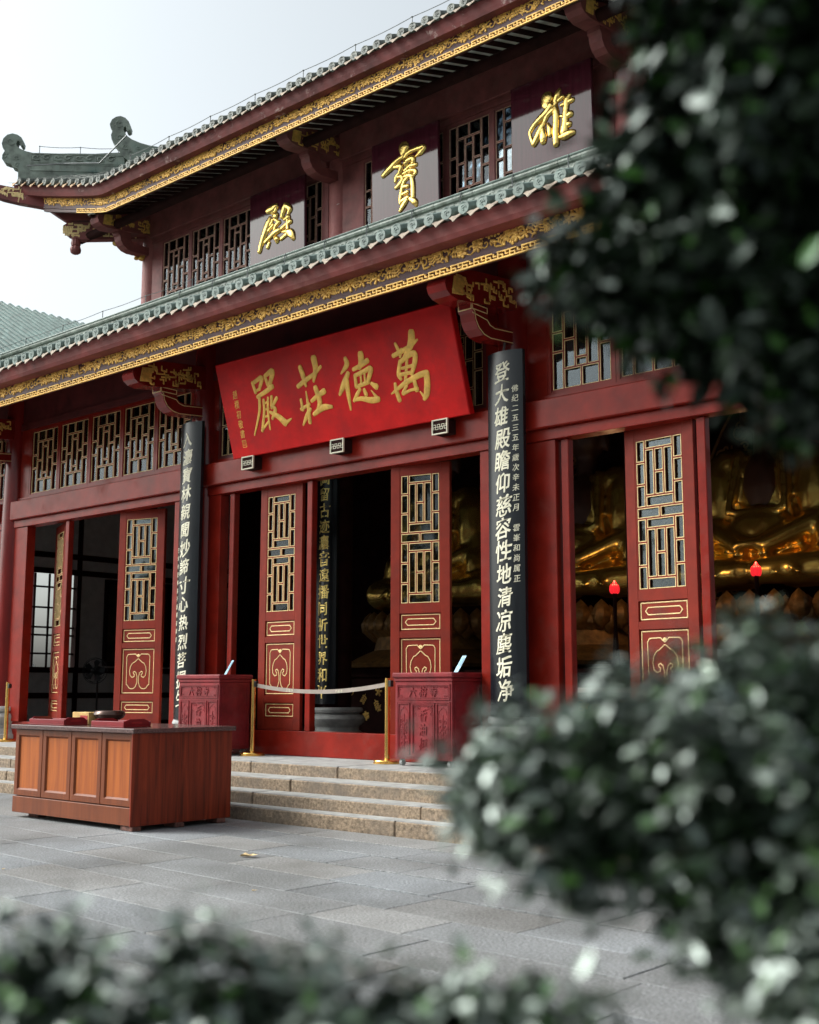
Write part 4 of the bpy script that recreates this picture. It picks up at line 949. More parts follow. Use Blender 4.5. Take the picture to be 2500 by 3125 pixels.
def couplet(name, label, x0, x1, z0, z1, yf, sag, chars, mat_b, mat_l, size, small=None, sx=0.9, shear=0.10, tilt=0.12, ztop=0.24):
    W = x1-x0; xc = (x0+x1)/2
    def fn(u, v, n):
        t = (u/(W/2)); y = yf + sag*t*t - n
        return (xc+u, y, v)
    o = thing(name, label, 'couplet board', (xc, yf+0.1, z0))
    n = 14; mb = MB(); top = [(-W/2+W*i/n) for i in range(n+1)]
    poly = [(u, yf+sag*(u/(W/2))**2) for u in top] + [(W/2, yf+sag+0.05), (-W/2, yf+sag+0.05)]
    mb.prism(poly, lambda a, b, d: (xc+a, b, d), z0, z1)
    mb.build('board', mat_b, o, True)
    g = MB(); m = len(chars); pitch = (z1-z0-ztop*1.15)/m
    for k, ch in enumerate(chars):
        u_, s_ = random.uniform(-.012, .012), size*random.uniform(.98, 1.16)
        for q, (du, dv) in enumerate(((0, 0), (.006, .003), (.003, -.004))):      # a loaded brush: the stroke thickened
            put_glyph(g, ch, u_+du, z1-ztop*0.5-pitch*(k+0.5)+dv, s_, fn, 0.004+.0003*q, 0.024, shear, sx, k, tilt)
    if small:
        u, v, s, p, txt = small
        for k, ch in enumerate(txt): 
            if ch != ' ': put_glyph(g, ch, u, v-k*p, s, fn, 0.003, 0.02, shear, sx, k+50, tilt)
    g.build('calligraphy', mat_l, o)
    return o
def hook(o, x, z, y):
    MB().tube([(x, y, z-0.02), (x, y+.02, z+.06), (x-.02, y+.05, z+.09)], 0.012, 6).build('hanger', 'wire', o)
o = couplet('couplet_board', 'black curved board with cream characters on the column left of the middle doorway', -13.78, -13.31, 0.98, 5.19, 10.455, 0.07, '入灋寶林親聞妙諦寸心热烈菩提生', 'black', 'letter', 0.225, (-.185, 3.35, .075, .115, '己未仲夏佛弟子趙樸初撰書'))
hook(o, -13.55, 5.2, 10.5)
o = couplet('couplet_board', 'black curved board with cream characters on the column right of the middle doorway', -8.15, -7.66, 1.10, 5.17, 10.455, 0.07, '登大雄殿瞻仰慈容性地清凉塵垢净', 'black', 'letter', 0.225, (.165, 4.72, .085, .112, '佛纪二五三五年歲次辛未正月 雲峯和尚属正'))
hook(o, -7.9, 5.2, 10.5)
couplet('couplet_board', 'dark board with gold characters on an inner column seen through the middle doorway', -13.86, -13.40, 1.16, 5.2, 13.28, 0.07, '宏圖留古迹灋音遠播同祈世界和平', 'black', 'inscribed', 0.215, None, 1.0, 0, 0.0, 0.1)

# ---------------------------------------------------------------- donation boxes
def donation_box(label, x0, y0):
    W, D, H = 0.85, 0.52, 1.045; zb = 0.538; z0 = zb+0.075
    o = thing('donation_box', label, 'donation box', (x0+W/2, y0+D/2, zb), 'red donation boxes on the platform')
    b = MB().cbox(x0, x0+W, y0, y0+D, z0, zb+H-0.10, 0.006)
    b.cbox(x0-0.012, x0+W+0.012, y0-0.012, y0+D+0.012, zb+H-0.10, zb+H-0.06, 0.008)
    b.cbox(x0-0.03, x0+W+0.03, y0-0.03, y0+D+0.03, zb+H-0.06, zb+H, 0.014)
    def fr(a0, a1, c0, c1, t=0.014, dpt=0.010): ring(b, x0+a0, x0+a1, z0+c0, z0+c1, t, y0-dpt, y0+0.004)
    fr(.03, W-.03, .665, .84); fr(.05, W-.05, .685, .82, .006)
    fr(.03, W-.03, .03, .645); fr(.05, .225, .05, .625, .010); fr(W-.225, W-.05, .05, .625, .010); fr(.255, W-.255, .05, .625, .014); fr(.275, W-.275, .07, .605, .006)
    # side panel
    for s in (x0+W,):
        vs = []; o1 = [(.04, .04), (D-.04, .04), (D-.04, .83), (.04, .83)]; i1 = [(.06, .06), (D-.06, .06), (D-.06, .81), (.06, .81)]
        P = lambda q, d: (s+d, y0+q[0], z0+q[1])
        b.add([P(q, -.003) for q in o1+i1]+[P(q, .008) for q in o1+i1], [(8+k, 8+(k+1) % 4, 12+(k+1) % 4, 12+k) for k in range(4)]+[(k, (k+1) % 4, 8+(k+1) % 4, 8+k) for k in range(4)]+[(4+k, 12+k, 12+(k+1) % 4, 4+(k+1) % 4) for k in range(4)])
    b.build('cabinet', 'boxred', o)
    fn = lambda u, v, n: (x0+u, y0-n, z0+v)
    g = MB()
    for k, ch in enumerate('六榕寺'): put_glyph(g, ch, W/2+(k-1)*.155, .752, .115, fn, .009, .02, .05, 1, k)
    for k, ch in enumerate('香油柜'): put_glyph(g, ch, W/2, .495-k*.16, .135, fn, .009, .02, .05, .9, k)
    g.build('carved_letters', 'boxred', o)
    c = MB(); rnd = random.Random(4)
    def curl(u, v, r, e, a=0): stroke(c, [(u+r*(.2+.13*q)*math.cos(a+q*.9*e), v+r*(.2+.13*q)*math.sin(a+q*.9*e), r*.34) for q in range(7)], fn, .9, .008, k=1, m=5)
    for u, e in ((.137, 1), (W-.137, -1)):
        for k in range(6): 
            curl(u-.03, .12+k*.062, .036, e, k); curl(u+.03, .12+k*.062, .036, -e, k+PI)
        stroke(c, [(u, .08, .012), (u, .30, .014), (u, .50, .012)], fn, .9, .008, k=2, m=5)
        arch = [(u-.065, .08), (u-.065, .50), (u-.045, .55), (u-.02, .565), (u, .59), (u+.02, .565), (u+.045, .55), (u+.065, .50), (u+.065, .08)]
        for q in range(8): stroke(c, [(*arch[q], .010), (*arch[q+1], .010)], fn, .8, .006, k=1, m=5)
    for (u, v) in ((.30, .575), (.55, .575), (.30, .10), (.55, .10)):
        sg = 1 if u < W/2 else -1; tv = -1 if v > .3 else 1
        for (a, bb) in ((0, 0), (.035, 0), (.065, .005), (0, .035), (.005, .07)): curl(u+sg*a, v+tv*bb, .022, sg, a*40)
    for (u, v) in ((.075, .80), (W-.075, .80), (.075, .705), (W-.075, .705)):
        curl(u, v, .02, 1); curl(u+(.03 if u < .4 else -.03), v, .016, -1)
    c.build('carved_ornament', 'boxred', o, True)
    for (a, d_) in ((.07, .05), (W/2, .05), (W-.07, .05), (.07, D-.05), (W-.07, D-.05)):
        w = MB().lathe([(0.012, -.018), (.036, -.018), (.036, .018), (.012, .018)], (x0+a, y0+d_, zb+.036), 14, 'x')
        w.box(x0+a-.022, x0+a+.022, y0+d_-.012, y0+d_+.012, zb+.055, z0+.002)
        w.build('castor', 'stone', o, True)
    return o
BX1 = (-13.115, 10.10); BX2 = (-9.345, 10.28)
donation_box('carved red donation box by the left couplet board, partly behind the wooden counter', *BX1)
donation_box('carved red donation box right of the rope barrier under the right couplet board', *BX2)
for (x0, y0), lab in ((BX1, 'pale blue card leaning on top of the donation box by the left couplet board'), (BX2, 'pale blue card leaning on top of the donation box right of the rope barrier')):
    x = x0+0.80; y = y0+0.06; z = 1.584
    o = thing('card_stand', lab, 'card', (x, y, z), 'blue cards on the donation boxes')
    c = MB(); P = lambda u, v, n: (x-.06+u*.75+v*.42, y+.10-u*.35+v*.28-n*.3, z+v*.92+n*.05)
    c.hexa([P(0, 0, 0), P(.13, 0, 0), P(.13, 0, -.02), P(0, 0, -.02), P(0, .20, 0), P(.13, .20, 0), P(.13, .20, -.02), P(0, .20, -.02)])
    c.build('card', 'cardblue', o)
    d_ = MB(); d_.add([P(.02, .08, .01), P(.11, .08, .01), P(.11, .175, .01), P(.02, .175, .01)], [(0, 1, 2, 3)])
    d_.build('printed_panel', mat('card_print', (0.24, 0.42, 0.55), .4, var=.2, vscale=60), o)

# ---------------------------------------------------------------- barrier posts and belt
def post(x, y, label, h=0.985):
    z = 0.538
    o = thing('barrier_post', label, 'barrier post', (x, y, z), 'brass barrier posts')
    MB().lathe([(0.165, 0), (0.165, 0.012), (0.158, 0.018), (0.158, 0.024), (0.165, 0.03), (0.160, 0.040), (0.07, 0.052), (0.035, 0.058)], (x, y, z), 36).build('base', 'brass', o, True)
    MB().lathe([(0.032, 0.055), (0.032, h-0.004), (0.028, h)], (x, y, z), 24).build('pole', 'brass', o, True)
    MB().cbox(x+0.033, x+0.075, y-0.026, y+0.026, z+h-0.10, z+h-0.025, 0.005).build('belt_clip', 'blackm', o)
    return o
P1, P2 = (-12.06, 10.50), (-9.63, 10.46)
post(*P1, 'brass barrier post at the left end of the belt beside the donation box')
post(*P2, 'brass barrier post at the right end of the belt beside the carved donation box')
post(-18.18, 10.50, 'brass barrier post standing alone by the column at the far left', 0.965)
z = 0.538+0.985-0.10
o = thing('barrier_belt', 'greyish barrier belt stretched across the middle doorway between two brass posts', 'barrier belt', (-10.85, 10.48, 1.4))
mb = MB(); N = 24; vs = []
for k in range(N+1):
    t = k/N; x = P1[0]+.034+(P2[0]-P1[0]-.068)*t; y = P1[1]+(P2[1]-P1[1])*t; sg = -0.085*4*t*(1-t)
    vs += [(x, y-.001, z+sg), (x, y-.001, z+sg+.05), (x, y+.001, z+sg+.05), (x, y+.001, z+sg)]
mb.add(vs, [(4*i+j, 4*i+(j+1) % 4, 4*i+4+(j+1) % 4, 4*i+4+j) for i in range(N) for j in range(4)])
mb.build('belt', 'belt', o)
g = MB()
for c in (-11.35, -10.45):
    t = (c-P1[0])/(P2[0]-P1[0]); sg = -0.085*4*t*(1-t)
    fn = lambda u, v, n, c=c, sg=sg, t=t: (c+u, P1[1]+(P2[1]-P1[1])*t-.003-n, z+sg+.025+v)
    for k, ch in enumerate('六榕寺'): put_glyph(g, ch, (k-1)*.045, 0, .042, fn, .0006, .0, 0, 1, k)
g.build('lettering', 'letter', o)
o = thing('inner_barrier_belt', 'pale barrier belt with white characters crossing inside the right doorway', 'barrier belt', (-7.3, 11.6, 1.4))
MB().box(-8.0, -5.9, 11.6, 11.604, 1.36, 1.415).build('belt', 'belt', o)
g = MB(); fn = lambda u, v, n: (-6.95+u, 11.598-n, 1.3875+v)
for k, ch in enumerate('六榕寺'): put_glyph(g, ch, (k-1)*.055, 0, .05, fn, .0006, .0, 0, 1, k)
g.build('lettering', 'letter', o)

# ---------------------------------------------------------------- wooden counter and what lies on it
cx0, cx1, cy0, cy1 = -12.31, -10.07, 7.20, 8.48
CT = thing('wooden_counter', 'wooden counter with four panelled doors and a speckled stone top in the courtyard', 'counter', (-11.19, 7.84, 0))
b = MB().cbox(cx0+.008, cx1-0.022, cy0+0.07, cy1-.006, 0.052, 0.955, 0.004)
b.build('carcass', 'woodframe', CT)
MB().cbox(cx1-0.0215, cx1, cy0+0.004, cy1, 0.050, 0.957, 0.003).build('side_panel', 'woodside_shaded', CT)
MB().cbox(cx0, cx1-0.022, cy0+0.03, cy0+0.069, 0.052, 0.225, 0.004).build('plinth', 'woodframe', CT)
dw = (cx1-0.022-cx0)/4
for k in range(4):
    x0, x1 = cx0+k*dw+0.004, cx0+(k+1)*dw-0.004; y = cy0+0.045
    d = MB(); z0, z1 = 0.235, 0.952; s = 0.062
    o_ = [(x0, z0), (x1, z0), (x1, z1), (x0, z1)]; i_ = [(x0+s, z0+s), (x1-s, z0+s), (x1-s, z1-s), (x0+s, z1-s)]; j_ = [(x0+s+.02, z0+s+.02), (x1-s-.02, z0+s+.02), (x1-s-.02, z1-s-.02), (x0+s+.02, z1-s-.02)]
    vs = [(a, y+.02, c) for a, c in o_] + [(a, y-.003, c) for a, c in o_] + [(a+(.004 if a == x0 else -.004), y-.008, c+(.004 if c == z0 else -.004)) for a, c in o_] + [(a, y-.008, c) for a, c in i_] + [(a, y+.012, c) for a, c in j_]
    fs = [(4*r+q, 4*r+(q+1) % 4, 4*r+4+(q+1) % 4, 4*r+4+q) for r in range(4) for q in range(4)]
    d.add(vs, fs); p = d.build('cabinet_door', 'woodframe', CT)
    MB().add([(a, y+.011, c) for a, c in [(x0+s+.01, z0+s+.01), (x1-s-.01, z0+s+.01), (x1-s-.01, z1-s-.01), (x0+s+.01, z1-s-.01)]], [(0, 1, 2, 3)]).build('door_panel', 'wood', p)
MB().cbox(cx0-.03, cx1+.035, cy0-.015, cy1+.03, 0.957, 1.003, 0.006).build('stone_top', 'granitetop', CT)
for (x, y) in ((cx0+.25, cy0+.2), (cx1-.12, cy0+.10), (cx1-.10, cy0+.62), (cx1-.10, cy1-.12), (cx0+.12, cy1-.12)):
    MB().cbox(x-.10, x+.10, y-.055, y+.055, 0.0, 0.0495, .006).build('foot', 'brick', CT)
ZT = 1.004
def tray(label, x, y, w, d):
    o = thing('serving_tray', label, 'tray', (x, y, ZT), 'red lacquered trays on the counter')
    t = MB().cbox(x-w/2, x+w/2, y-d/2, y+d/2, ZT, ZT+.012, .003)
    t.cbox(x-w/2, x+w/2, y-d/2, y-d/2+.016, ZT+.0125, ZT+.062, .004); t.cbox(x-w/2, x+w/2, y+d/2-.016, y+d/2, ZT+.0125, ZT+.062, .004)
    t.build('tray', 'tray', o)
    for sx in (-1, 1):
        e = MB(); xe = x+sx*(w/2-.016)
        pl = [(-d/2+.017, .0125), (d/2-.017, .0125), (d/2-.017, .06), (.11, .075), (.09, .085), (-.09, .085), (-.11, .075), (-d/2+.017, .06)]
        e.prism(pl, lambda a, b_, dd: (xe+dd, y+a, ZT+b_), -.008, .008); e.build('handle', 'tray', o)
        s_ = MB(); s_.prism([(-.06, .038), (.06, .038), (.068, .048), (.06, .058), (-.06, .058), (-.068, .048)], lambda a, b_, dd: (xe+dd, y+a, ZT+b_), -.0085, .0085); s_.build('hand_hole', 'labelred', o)
tray('red lacquered tray lying at the left end of the counter top', -11.84, 7.47, .70, .30)
tray('red lacquered tray with a hand hole lying at the right front of the counter top', -10.66, 7.47, .58, .34)
o = thing('incense_carton', 'yellow carton with a red label standing on the counter beside the bowl', 'box', (-11.70, 7.74, ZT))
MB().cbox(-11.86, -11.54, 7.66, 7.83, ZT, ZT+.135, .004).build('carton', 'yellow', o)
MB().box(-11.70, -11.56, 7.656, 7.6595, ZT+.03, ZT+.10).build('label', 'labelred', o)
o = thing('bronze_bowl', 'dark bronze bowl with a closed rounded rim on a small stand on the counter', 'bowl', (-11.38, 7.82, ZT))
MB().lathe([(.05, .045), (.11, .052), (.155, .078), (.175, .112), (.165, .142), (.145, .155), (.13, .153), (.12, .12), (.0, .08)], (-11.38, 7.82, ZT), 32).build('bowl', 'bowl', o, True)
MB().lathe([(.085, 0), (.09, .010), (.06, .016), (.055, .028), (.085, .039), (.08, .048)], (-11.38, 7.82, ZT), 20).build('stand', 'stone', o, True)

# ---------------------------------------------------------------- inside the hall
o = thing('standing_fan', 'dark standing fan with a round wire guard inside the left doorway', 'fan', (-18.84, 12.6, 0.545))
fx, fy, fz = -18.84, 12.6, 1.72; fa = math.radians(35)
def fanp(r, a, d):   # disc facing the doorway
    lx, ly = math.cos(fa), -math.sin(fa)*-1
    u = r*math.cos(a); v = r*math.sin(a); n = Vector((math.sin(fa), -math.cos(fa), 0)); t = Vector((math.cos(fa), math.sin(fa), 0))
    return tuple(Vector((fx, fy, fz)) + t*u + Vector((0, 0, v)) + n*d)
g = MB()
for d_, R in ((-.04, .22), (.0, .235), (.05, .20)): g.tube([fanp(R, a*PI/16, d_) for a in range(33)], .005, 5)
for k in range(40): a = k*PI/20; g.tube([fanp(.05, a, .075), fanp(.20, a, .05), fanp(.235, a, 0)], .0022, 4)
g.build('guard', 'blackm', o)
g = MB()
for k in range(5):
    a = k*2*PI/5; vs = [fanp(.03, a-.3, .02), fanp(.18, a-.28, .03), fanp(.205, a+.15, .01), fanp(.17, a+.45, .0), fanp(.03, a+.4, .01)]
    g.add(vs + [tuple(Vector(p)+Vector((0, .006, 0))) for p in vs], [(0, 1, 2, 3, 4), (9, 8, 7, 6, 5)]+[(i, (i+1) % 5, 5+(i+1) % 5, 5+i) for i in range(5)])
g.build('blades', 'blackm', o)
MB().ell((fx, fy+.07, fz), (.085, .13, .085), 14, 8).ell(fanp(0, 0, .07), (.05, .05, .05), 12, 6).build('motor', 'blackm', o, True)
MB().tube([(fx, fy+.06, fz-.06), (fx, fy+.06, .62)], .018, 10).lathe([(.22, .545), (.22, .565), (.06, .60), (.03, .64)], (fx, fy+.06, 0), 24).build('stand', 'blackm', o, True)
# white louvred air conditioners
def aircon(label, x, y, ang):
    o = thing('air_conditioner', label, 'air conditioner', (x, y, 0.545), 'white floor air conditioners')
    ca, sa = math.cos(math.radians(ang)), math.sin(math.radians(ang)); T = lambda a, b_, c: (x+a*ca-b_*sa, y+a*sa+b_*ca, .545+c)
    def bx(m, a0, a1, b0, b1, c0, c1): m.hexa([T(a0, b0, c0), T(a1, b0, c0), T(a1, b1, c0), T(a0, b1, c0), T(a0, b0, c1), T(a1, b0, c1), T(a1, b1, c1), T(a0, b1, c1)])
    m = MB(); bx(m, -.26, .26, 0, .28, 0, 1.27); m.build('body', 'white', o)
    m = MB(); bx(m, -.26, .26, -.012, -.001, 1.08, 1.27); m.build('top_panel', 'white', o)
    m = MB()
    for k in range(26): bx(m, -.24, .24, -.012, -.001, .08+k*.037, .08+k*.037+.022)
    m.build('louvre', 'white', o)
aircon('white louvred floor air conditioner left of the black couplet board by the left doorway', -14.46, 11.15, -62)
aircon('white louvred floor air conditioner inside the right doorway behind the shrub', -5.72, 11.62, 0)
# end wall of the lower hall on the left: plaster, dark frames, a bright latticed window
EW = thing('inner_partition', 'pale plaster partition with dark timber frames and a latticed opening seen through the left doorway', 'wall', (-23.2, 14.6, 0.545))
X = -23.2
MB().box(X-.10, X, 15.0, 19.6, .545, 2.0).box(X-.10, X, 11.0, 19.6, 3.95, 7.4).box(X-.10, X, 15.0, 19.6, 2.0, 3.95).box(X-.10, X, 11.0, 15.0, .545, 1.75).build('plaster', 'plaster', EW)
f = MB()
for y in (11.0, 12.15, 13.3, 15.0, 16.5, 18.0): f.box(X-.12, X+.05, y-.05, y+.05, .546, 5.5)
for zz in (.62, 1.25, 1.80, 3.95, 4.3): f.box(X-.005, X+.045, 11.05, 19.4, zz-.06, zz+.06)
f.build('timber_frame', 'dark', EW)
l = MB()
for y in (11.4, 11.75, 12.5, 12.9, 13.6, 13.95, 14.3, 14.65): l.box(X-.06, X-.03, y-.02, y+.02, 1.86, 3.89)
for zz in (2.15, 2.55, 2.72, 3.15, 3.6): l.box(X-.058, X-.032, 11.05, 14.95, zz-.02, zz+.02)
l.build('lattice', 'dark', EW)
o = thing('framed_painting', 'dark framed painting on the plaster partition behind the fan', 'painting', (X+.02, 17.2, 2.0))
MB().box(X+.052, X+.07, 15.75, 17.4, 2.0, 3.75).build('canvas', 'painting', o)
f = MB()
for a in ((15.65, 15.75, 1.9, 3.85), (17.4, 17.5, 1.9, 3.85), (15.75, 17.4, 1.9, 2.0), (15.75, 17.4, 3.75, 3.85)): f.box(X+.052, X+.09, *a)
f.build('frame', 'dark', o)

# seated golden statues
def ramp_ell(bm, c, r, rot=None):
    m = Matrix.Translation(c)
    if rot: m = m @ rot
    m = m @ Matrix.Diagonal((*r, 1))
    bmesh.ops.create_icosphere(bm, subdivisions=2, radius=1, matrix=m)
def capsule(bm, a, b, ra, rb):
    a, b = Vector(a), Vector(b); n = max(7, int((b-a).length/(0.4*min(ra, rb))))
    for k in range(n+1):
        t = k/n; r = ra+(rb-ra)*t; ramp_ell(bm, a.lerp(b, t), (r, r, r))
def remeshed(bm, name, m, parent, vox, smooth_it=6):
    me = bpy.data.meshes.new(name); bm.to_mesh(me); bm.free(); me.materials.append(M[m])
    o = bpy.data.objects.new(name, me); COL.objects.link(o)
    md = o.modifiers.new('r', 'REMESH'); md.mode = 'VOXEL'; md.voxel_size = vox
    sm = o.modifiers.new('s', 'SMOOTH'); sm.iterations = smooth_it; sm.factor = 0.6
    dg = bpy.context.evaluated_depsgraph_get(); me2 = bpy.data.meshes.new_from_object(o.evaluated_get(dg))
    o.modifiers.clear(); o.data = me2; me2.shade_smooth(); 
    if parent: o.parent = parent
    return o
def make_statue():
    """seated figure, local frame, lap at z=1.6 above the pedestal foot"""
    root = thing('seated_statue', 'gilded seated temple statue', 'statue', (0, 0, 0), 'gilded seated statues on the altar')
    bm = bmesh.new()
    ramp_ell(bm, (0, .06, 2.45), (.56, .40, .85)); ramp_ell(bm, (0, .02, 1.75), (.62, .46, .40))
    for s in (-1, 1):
        ramp_ell(bm, (s*.52, .05, 3.02), (.30, .28, .27)); capsule(bm, (s*.66, .03, 2.95), (s*.80, -.10, 2.15), .235, .21)
        capsule(bm, (s*.80, -.12, 2.12), (s*.16, -.60, 1.72), .19, .13)
        capsule(bm, (s*.35, -.05, 1.48), (s*1.05, -.30, 1.42), .34, .30); capsule(bm, (s*1.05, -.32, 1.40), (s*.15, -.66, 1.36), .27, .20)
        ramp_ell(bm, (s*.66, .02, 2.45), (.34, .36, .80)); ramp_ell(bm, (s*.86, -.12, 1.80), (.22, .30, .42))
    ramp_ell(bm, (0, -.45, 1.40), (.95, .34, .20)); ramp_ell(bm, (0, -.62, 1.74), (.27, .15, .08))
    ramp_ell(bm, (0, -.30, 1.95), (.48, .26, .36))
    for s in (-1, 1): capsule(bm, (s*.31, -.20, 3.12), (s*.40, -.40, 2.25), .08, .06)
    capsule(bm, (-.36, -.40, 2.25), (.36, -.40, 2.25), .055, .055)
    for q in range(6): capsule(bm, (-.5+.2*q, -.62, 1.52), (-.7+.28*q, -.80, 1.30), .05, .04)
    remeshed(bm, 'robe', 'statue', root, .035, 5)
    bm = bmesh.new(); ramp_ell(bm, (0, -.055, 2.60), (.34, .325, .60)); capsule(bm, (0, .0, 3.1), (0, -.02, 3.5), .19, .17)
    ramp_ell(bm, (0, -.03, 3.80), (.32, .34, .42)); ramp_ell(bm, (0, -.36, 3.76), (.05, .06, .09))
    for s in (-1, 1): ramp_ell(bm, (s*.33, .02, 3.70), (.05, .09, .22)); ramp_ell(bm, (s*.12, -.32, 3.86), (.07, .04, .025))
    remeshed(bm, 'body', 'skin', root, .035, 4)
    bm = bmesh.new(); ramp_ell(bm, (0, .06, 3.95), (.335, .33, .34)); ramp_ell(bm, (0, .06, 4.28), (.17, .17, .15))
    remeshed(bm, 'hair', 'dark', root, .04, 2)
    p = MB().lathe([(1.45, .10), (1.5, .16), (1.3, .28), (1.05, .40), (1.0, .62), (1.1, .72)], (0, -.1, 0), 40)
    for row, (z_, r_, s_) in enumerate(((.86, 1.28, 1), (.66, 1.18, -1))):
        for k in range(26):
            a = 2*PI*(k+.5*row)/26; bmc = (r_*math.cos(a)*1.0, -.1+r_*.72*math.sin(a), z_+.12*row); p.lathe([(.02, -.22), (.13, -.12), (.15, .0), (.09, .13), (.0, .22)], bmc, 8)
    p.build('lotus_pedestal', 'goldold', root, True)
    return root
st = make_statue()
SX = ((-7.57, 'gilded seated statue with a bare brown chest at the right, behind the open right doorway'), (-10.70, 'gilded seated statue in the gap left of the rightmost door leaf'), (-13.85, 'gilded seated statue with only its knee showing left of the right couplet board'))
for k, (x, lab) in enumerate(SX):
    o = st if k == 0 else copy_tree(st)
    o.location = (x, 16.5, 1.661); o.scale = (1.1, 1.1, 1.02); o['label'] = lab
# pierced screens behind the statues
for x, lab in ((-7.57, 'gold scrollwork screen behind the right-hand statue'), (-10.70, 'gold scrollwork screen behind the middle statue')):
    o = thing('aureole_screen', lab, 'screen', (x, 17.3, 1.66), 'scrollwork screens behind the statues')
    pl = [(-1.5, 2.0), (-1.62, 3.2), (-1.5, 4.6), (-1.1, 5.6), (-.5, 6.4), (0, 6.9), (.5, 6.4), (1.1, 5.6), (1.5, 4.6), (1.62, 3.2), (1.5, 2.0)]
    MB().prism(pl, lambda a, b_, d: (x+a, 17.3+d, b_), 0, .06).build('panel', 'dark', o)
    g = MB(); fn = lambda u, v, n: (x+u, 17.298-n, v); rnd = random.Random(5)
    for k in range(150):
        v = rnd.uniform(2.6, 6.2); wmax = 1.55*(1-max(0, (v-4.4)/2.6)); u = rnd.choice([-1, 1])*rnd.uniform(.55, 1)*wmax; r = rnd.uniform(.07, .12); e = rnd.choice([-1, 1]); a0 = rnd.random()*6
        stroke(g, [(u+r*(.15+.12*q)*math.cos(a0+q*.9*e), v+r*(.15+.12*q)*math.sin(a0+q*.9*e), .035) for q in range(8)], fn, .8, .02, k=2, m=5)
    for s in (-1, 1): stroke(g, [(s*1.52, 2.1, .05), (s*1.58, 3.2, .05), (s*1.46, 4.6, .05), (s*1.06, 5.55, .05), (s*.45, 6.3, .05), (0, 6.8, .05)], fn, .8, .03, k=5, m=5)
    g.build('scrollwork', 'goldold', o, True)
o = thing('altar_table', 'long dark altar table with gilt panels below the statues', 'altar', (-10.7, 15.4, .545))
MB().cbox(-16, -5.2, 15.5, 18, .546, 1.60, .02).cbox(-16.05, -5.15, 15.42, 18.05, 1.601, 1.66, .015).build('plinth', 'dark', o)
g = MB(); fn = lambda u, v, n: (u, 15.498-n, v); rnd = random.Random(8)
for k in range(30):
    u = -15.5+k*.35
    for q in range(3): motif(g, u+rnd.uniform(-.1, .1), rnd.uniform(.85, 1.4), .16, fn, rnd)
g.build('gilt_panel', 'gold', o, True)
o = thing('offering_table', 'dark offering table standing in front of the altar', 'table', (-9.0, 14.6, .545))
MB().cbox(-11.5, -6.2, 14.2, 15.1, 1.60, 1.68, .015).build('table_top', 'dark', o)
for (x, y) in ((-11.4, 14.3), (-6.3, 14.3), (-11.4, 15.0), (-6.3, 15.0)): MB().box(x-.05, x+.05, y-.05, y+.05, .546, 1.599).build('leg', 'dark', o)
MB().box(-11.35, -6.35, 14.28, 14.32, 1.25, 1.598).build('apron', 'dark', o)
for (x, y, zz, lab) in ((-6.99, 14.75, 2.95, 'glowing red lotus lamp on a dark stem before the right-hand statue'), (-9.16, 14.75, 2.83, 'glowing red lotus lamp half hidden by the right door leaf')):
    o = thing('lotus_lamp', lab, 'lamp', (x, y, 1.681), 'red lotus lamps')
    MB().tube([(x, y, 1.682), (x, y, 2.3), (x, y, zz-.07)], [.06, .025, .03], 10).lathe([(.14, 1.682), (.13, 1.70), (.05, 1.73)], (x, y, 0), 16).build('stem', 'dark', o, True)
    g = MB(); g.ell((x, y, zz), (.05, .05, .075), 10, 8)
    for k in range(7):
        a = k*2*PI/7; g.ell((x+.042*math.cos(a), y+.042*math.sin(a), zz-.012), (.036, .036, .07), 8, 6)
    g.lathe([(.035, -.06), (.06, -.02), (.045, .05), (.012, .105), (.0, .115)], (x, y, zz), 12)
    g.build('lotus_bulb', 'lamp', o, True)
    ld = bpy.data.lights.new('lotus_glow', 'POINT'); ld.energy = 4.5; ld.color = (1.0, 0.60, 0.28); ld.shadow_soft_size = .06
    lo = bpy.data.objects.new('lotus_glow', ld); COL.objects.link(lo); lo.location = (x, y-.02, zz+.22); adopt(lo, o)
for (x, y, lab) in ((-12.05, 14.2, 'purple flowers in a dark vase by the right middle door leaf'), (-7.8, 14.6, 'bunch of dark purple flowers on the offering table below the red lamp')):
    zb = .545 if x < -11.6 else 1.681
    o = thing('flower_vase', lab, 'flowers', (x, y, zb), 'purple flowers in vases')
    h0 = 1.35 if x < -11.6 else .30
    MB().lathe([(.08, 0), (.10, .02), (.05, h0*.25), (.10, h0*.75), (.07, h0)], (x, y, zb), 16).build('vase', 'dark', o, True)
    g = MB(); rnd = random.Random(2)
    for k in range(60):
        a = rnd.random()*6.28; r = .22*rnd.random()**.5; g.ell((x+r*math.cos(a), y+r*math.sin(a), zb+h0+.05+.28*rnd.random()*(1-r*2)), (.03, .03, .03), 6, 4)
    g.build('blossom', 'purple', o)

# ---------------------------------------------------------------- neighbouring building
NB = thing('neighbouring_hall', 'neighbouring building with a green tube-tiled roof beyond the far left of the hall', 'building', (-29, 18, 0))
X0, Z0, sl = -30.0, 12.1, 0.57
rf = MB().hexa([(X0, 9, Z0-.12), (X0+6.5, 9, Z0-.12-6.5*sl), (X0+6.5, 22, Z0-.12-6.5*sl), (X0, 22, Z0-.12), (X0, 9, Z0-.06), (X0+6.5, 9, Z0-.06-6.5*sl), (X0+6.5, 22, Z0-.06-6.5*sl), (X0, 22, Z0-.06)]).build('roof', 'tileold', NB)
tb = MB()
for k in range(48):
    y = 9.2+k*.262; pth = []; rr = []
    for q in range(18):
        a = q*.36; b_ = a+.345; pth += [(X0+a, y, Z0-.03-a*sl), (X0+b_, y, Z0-.03-b_*sl)]; rr += [.088, .078]
    tb.tube(pth, rr, 8)
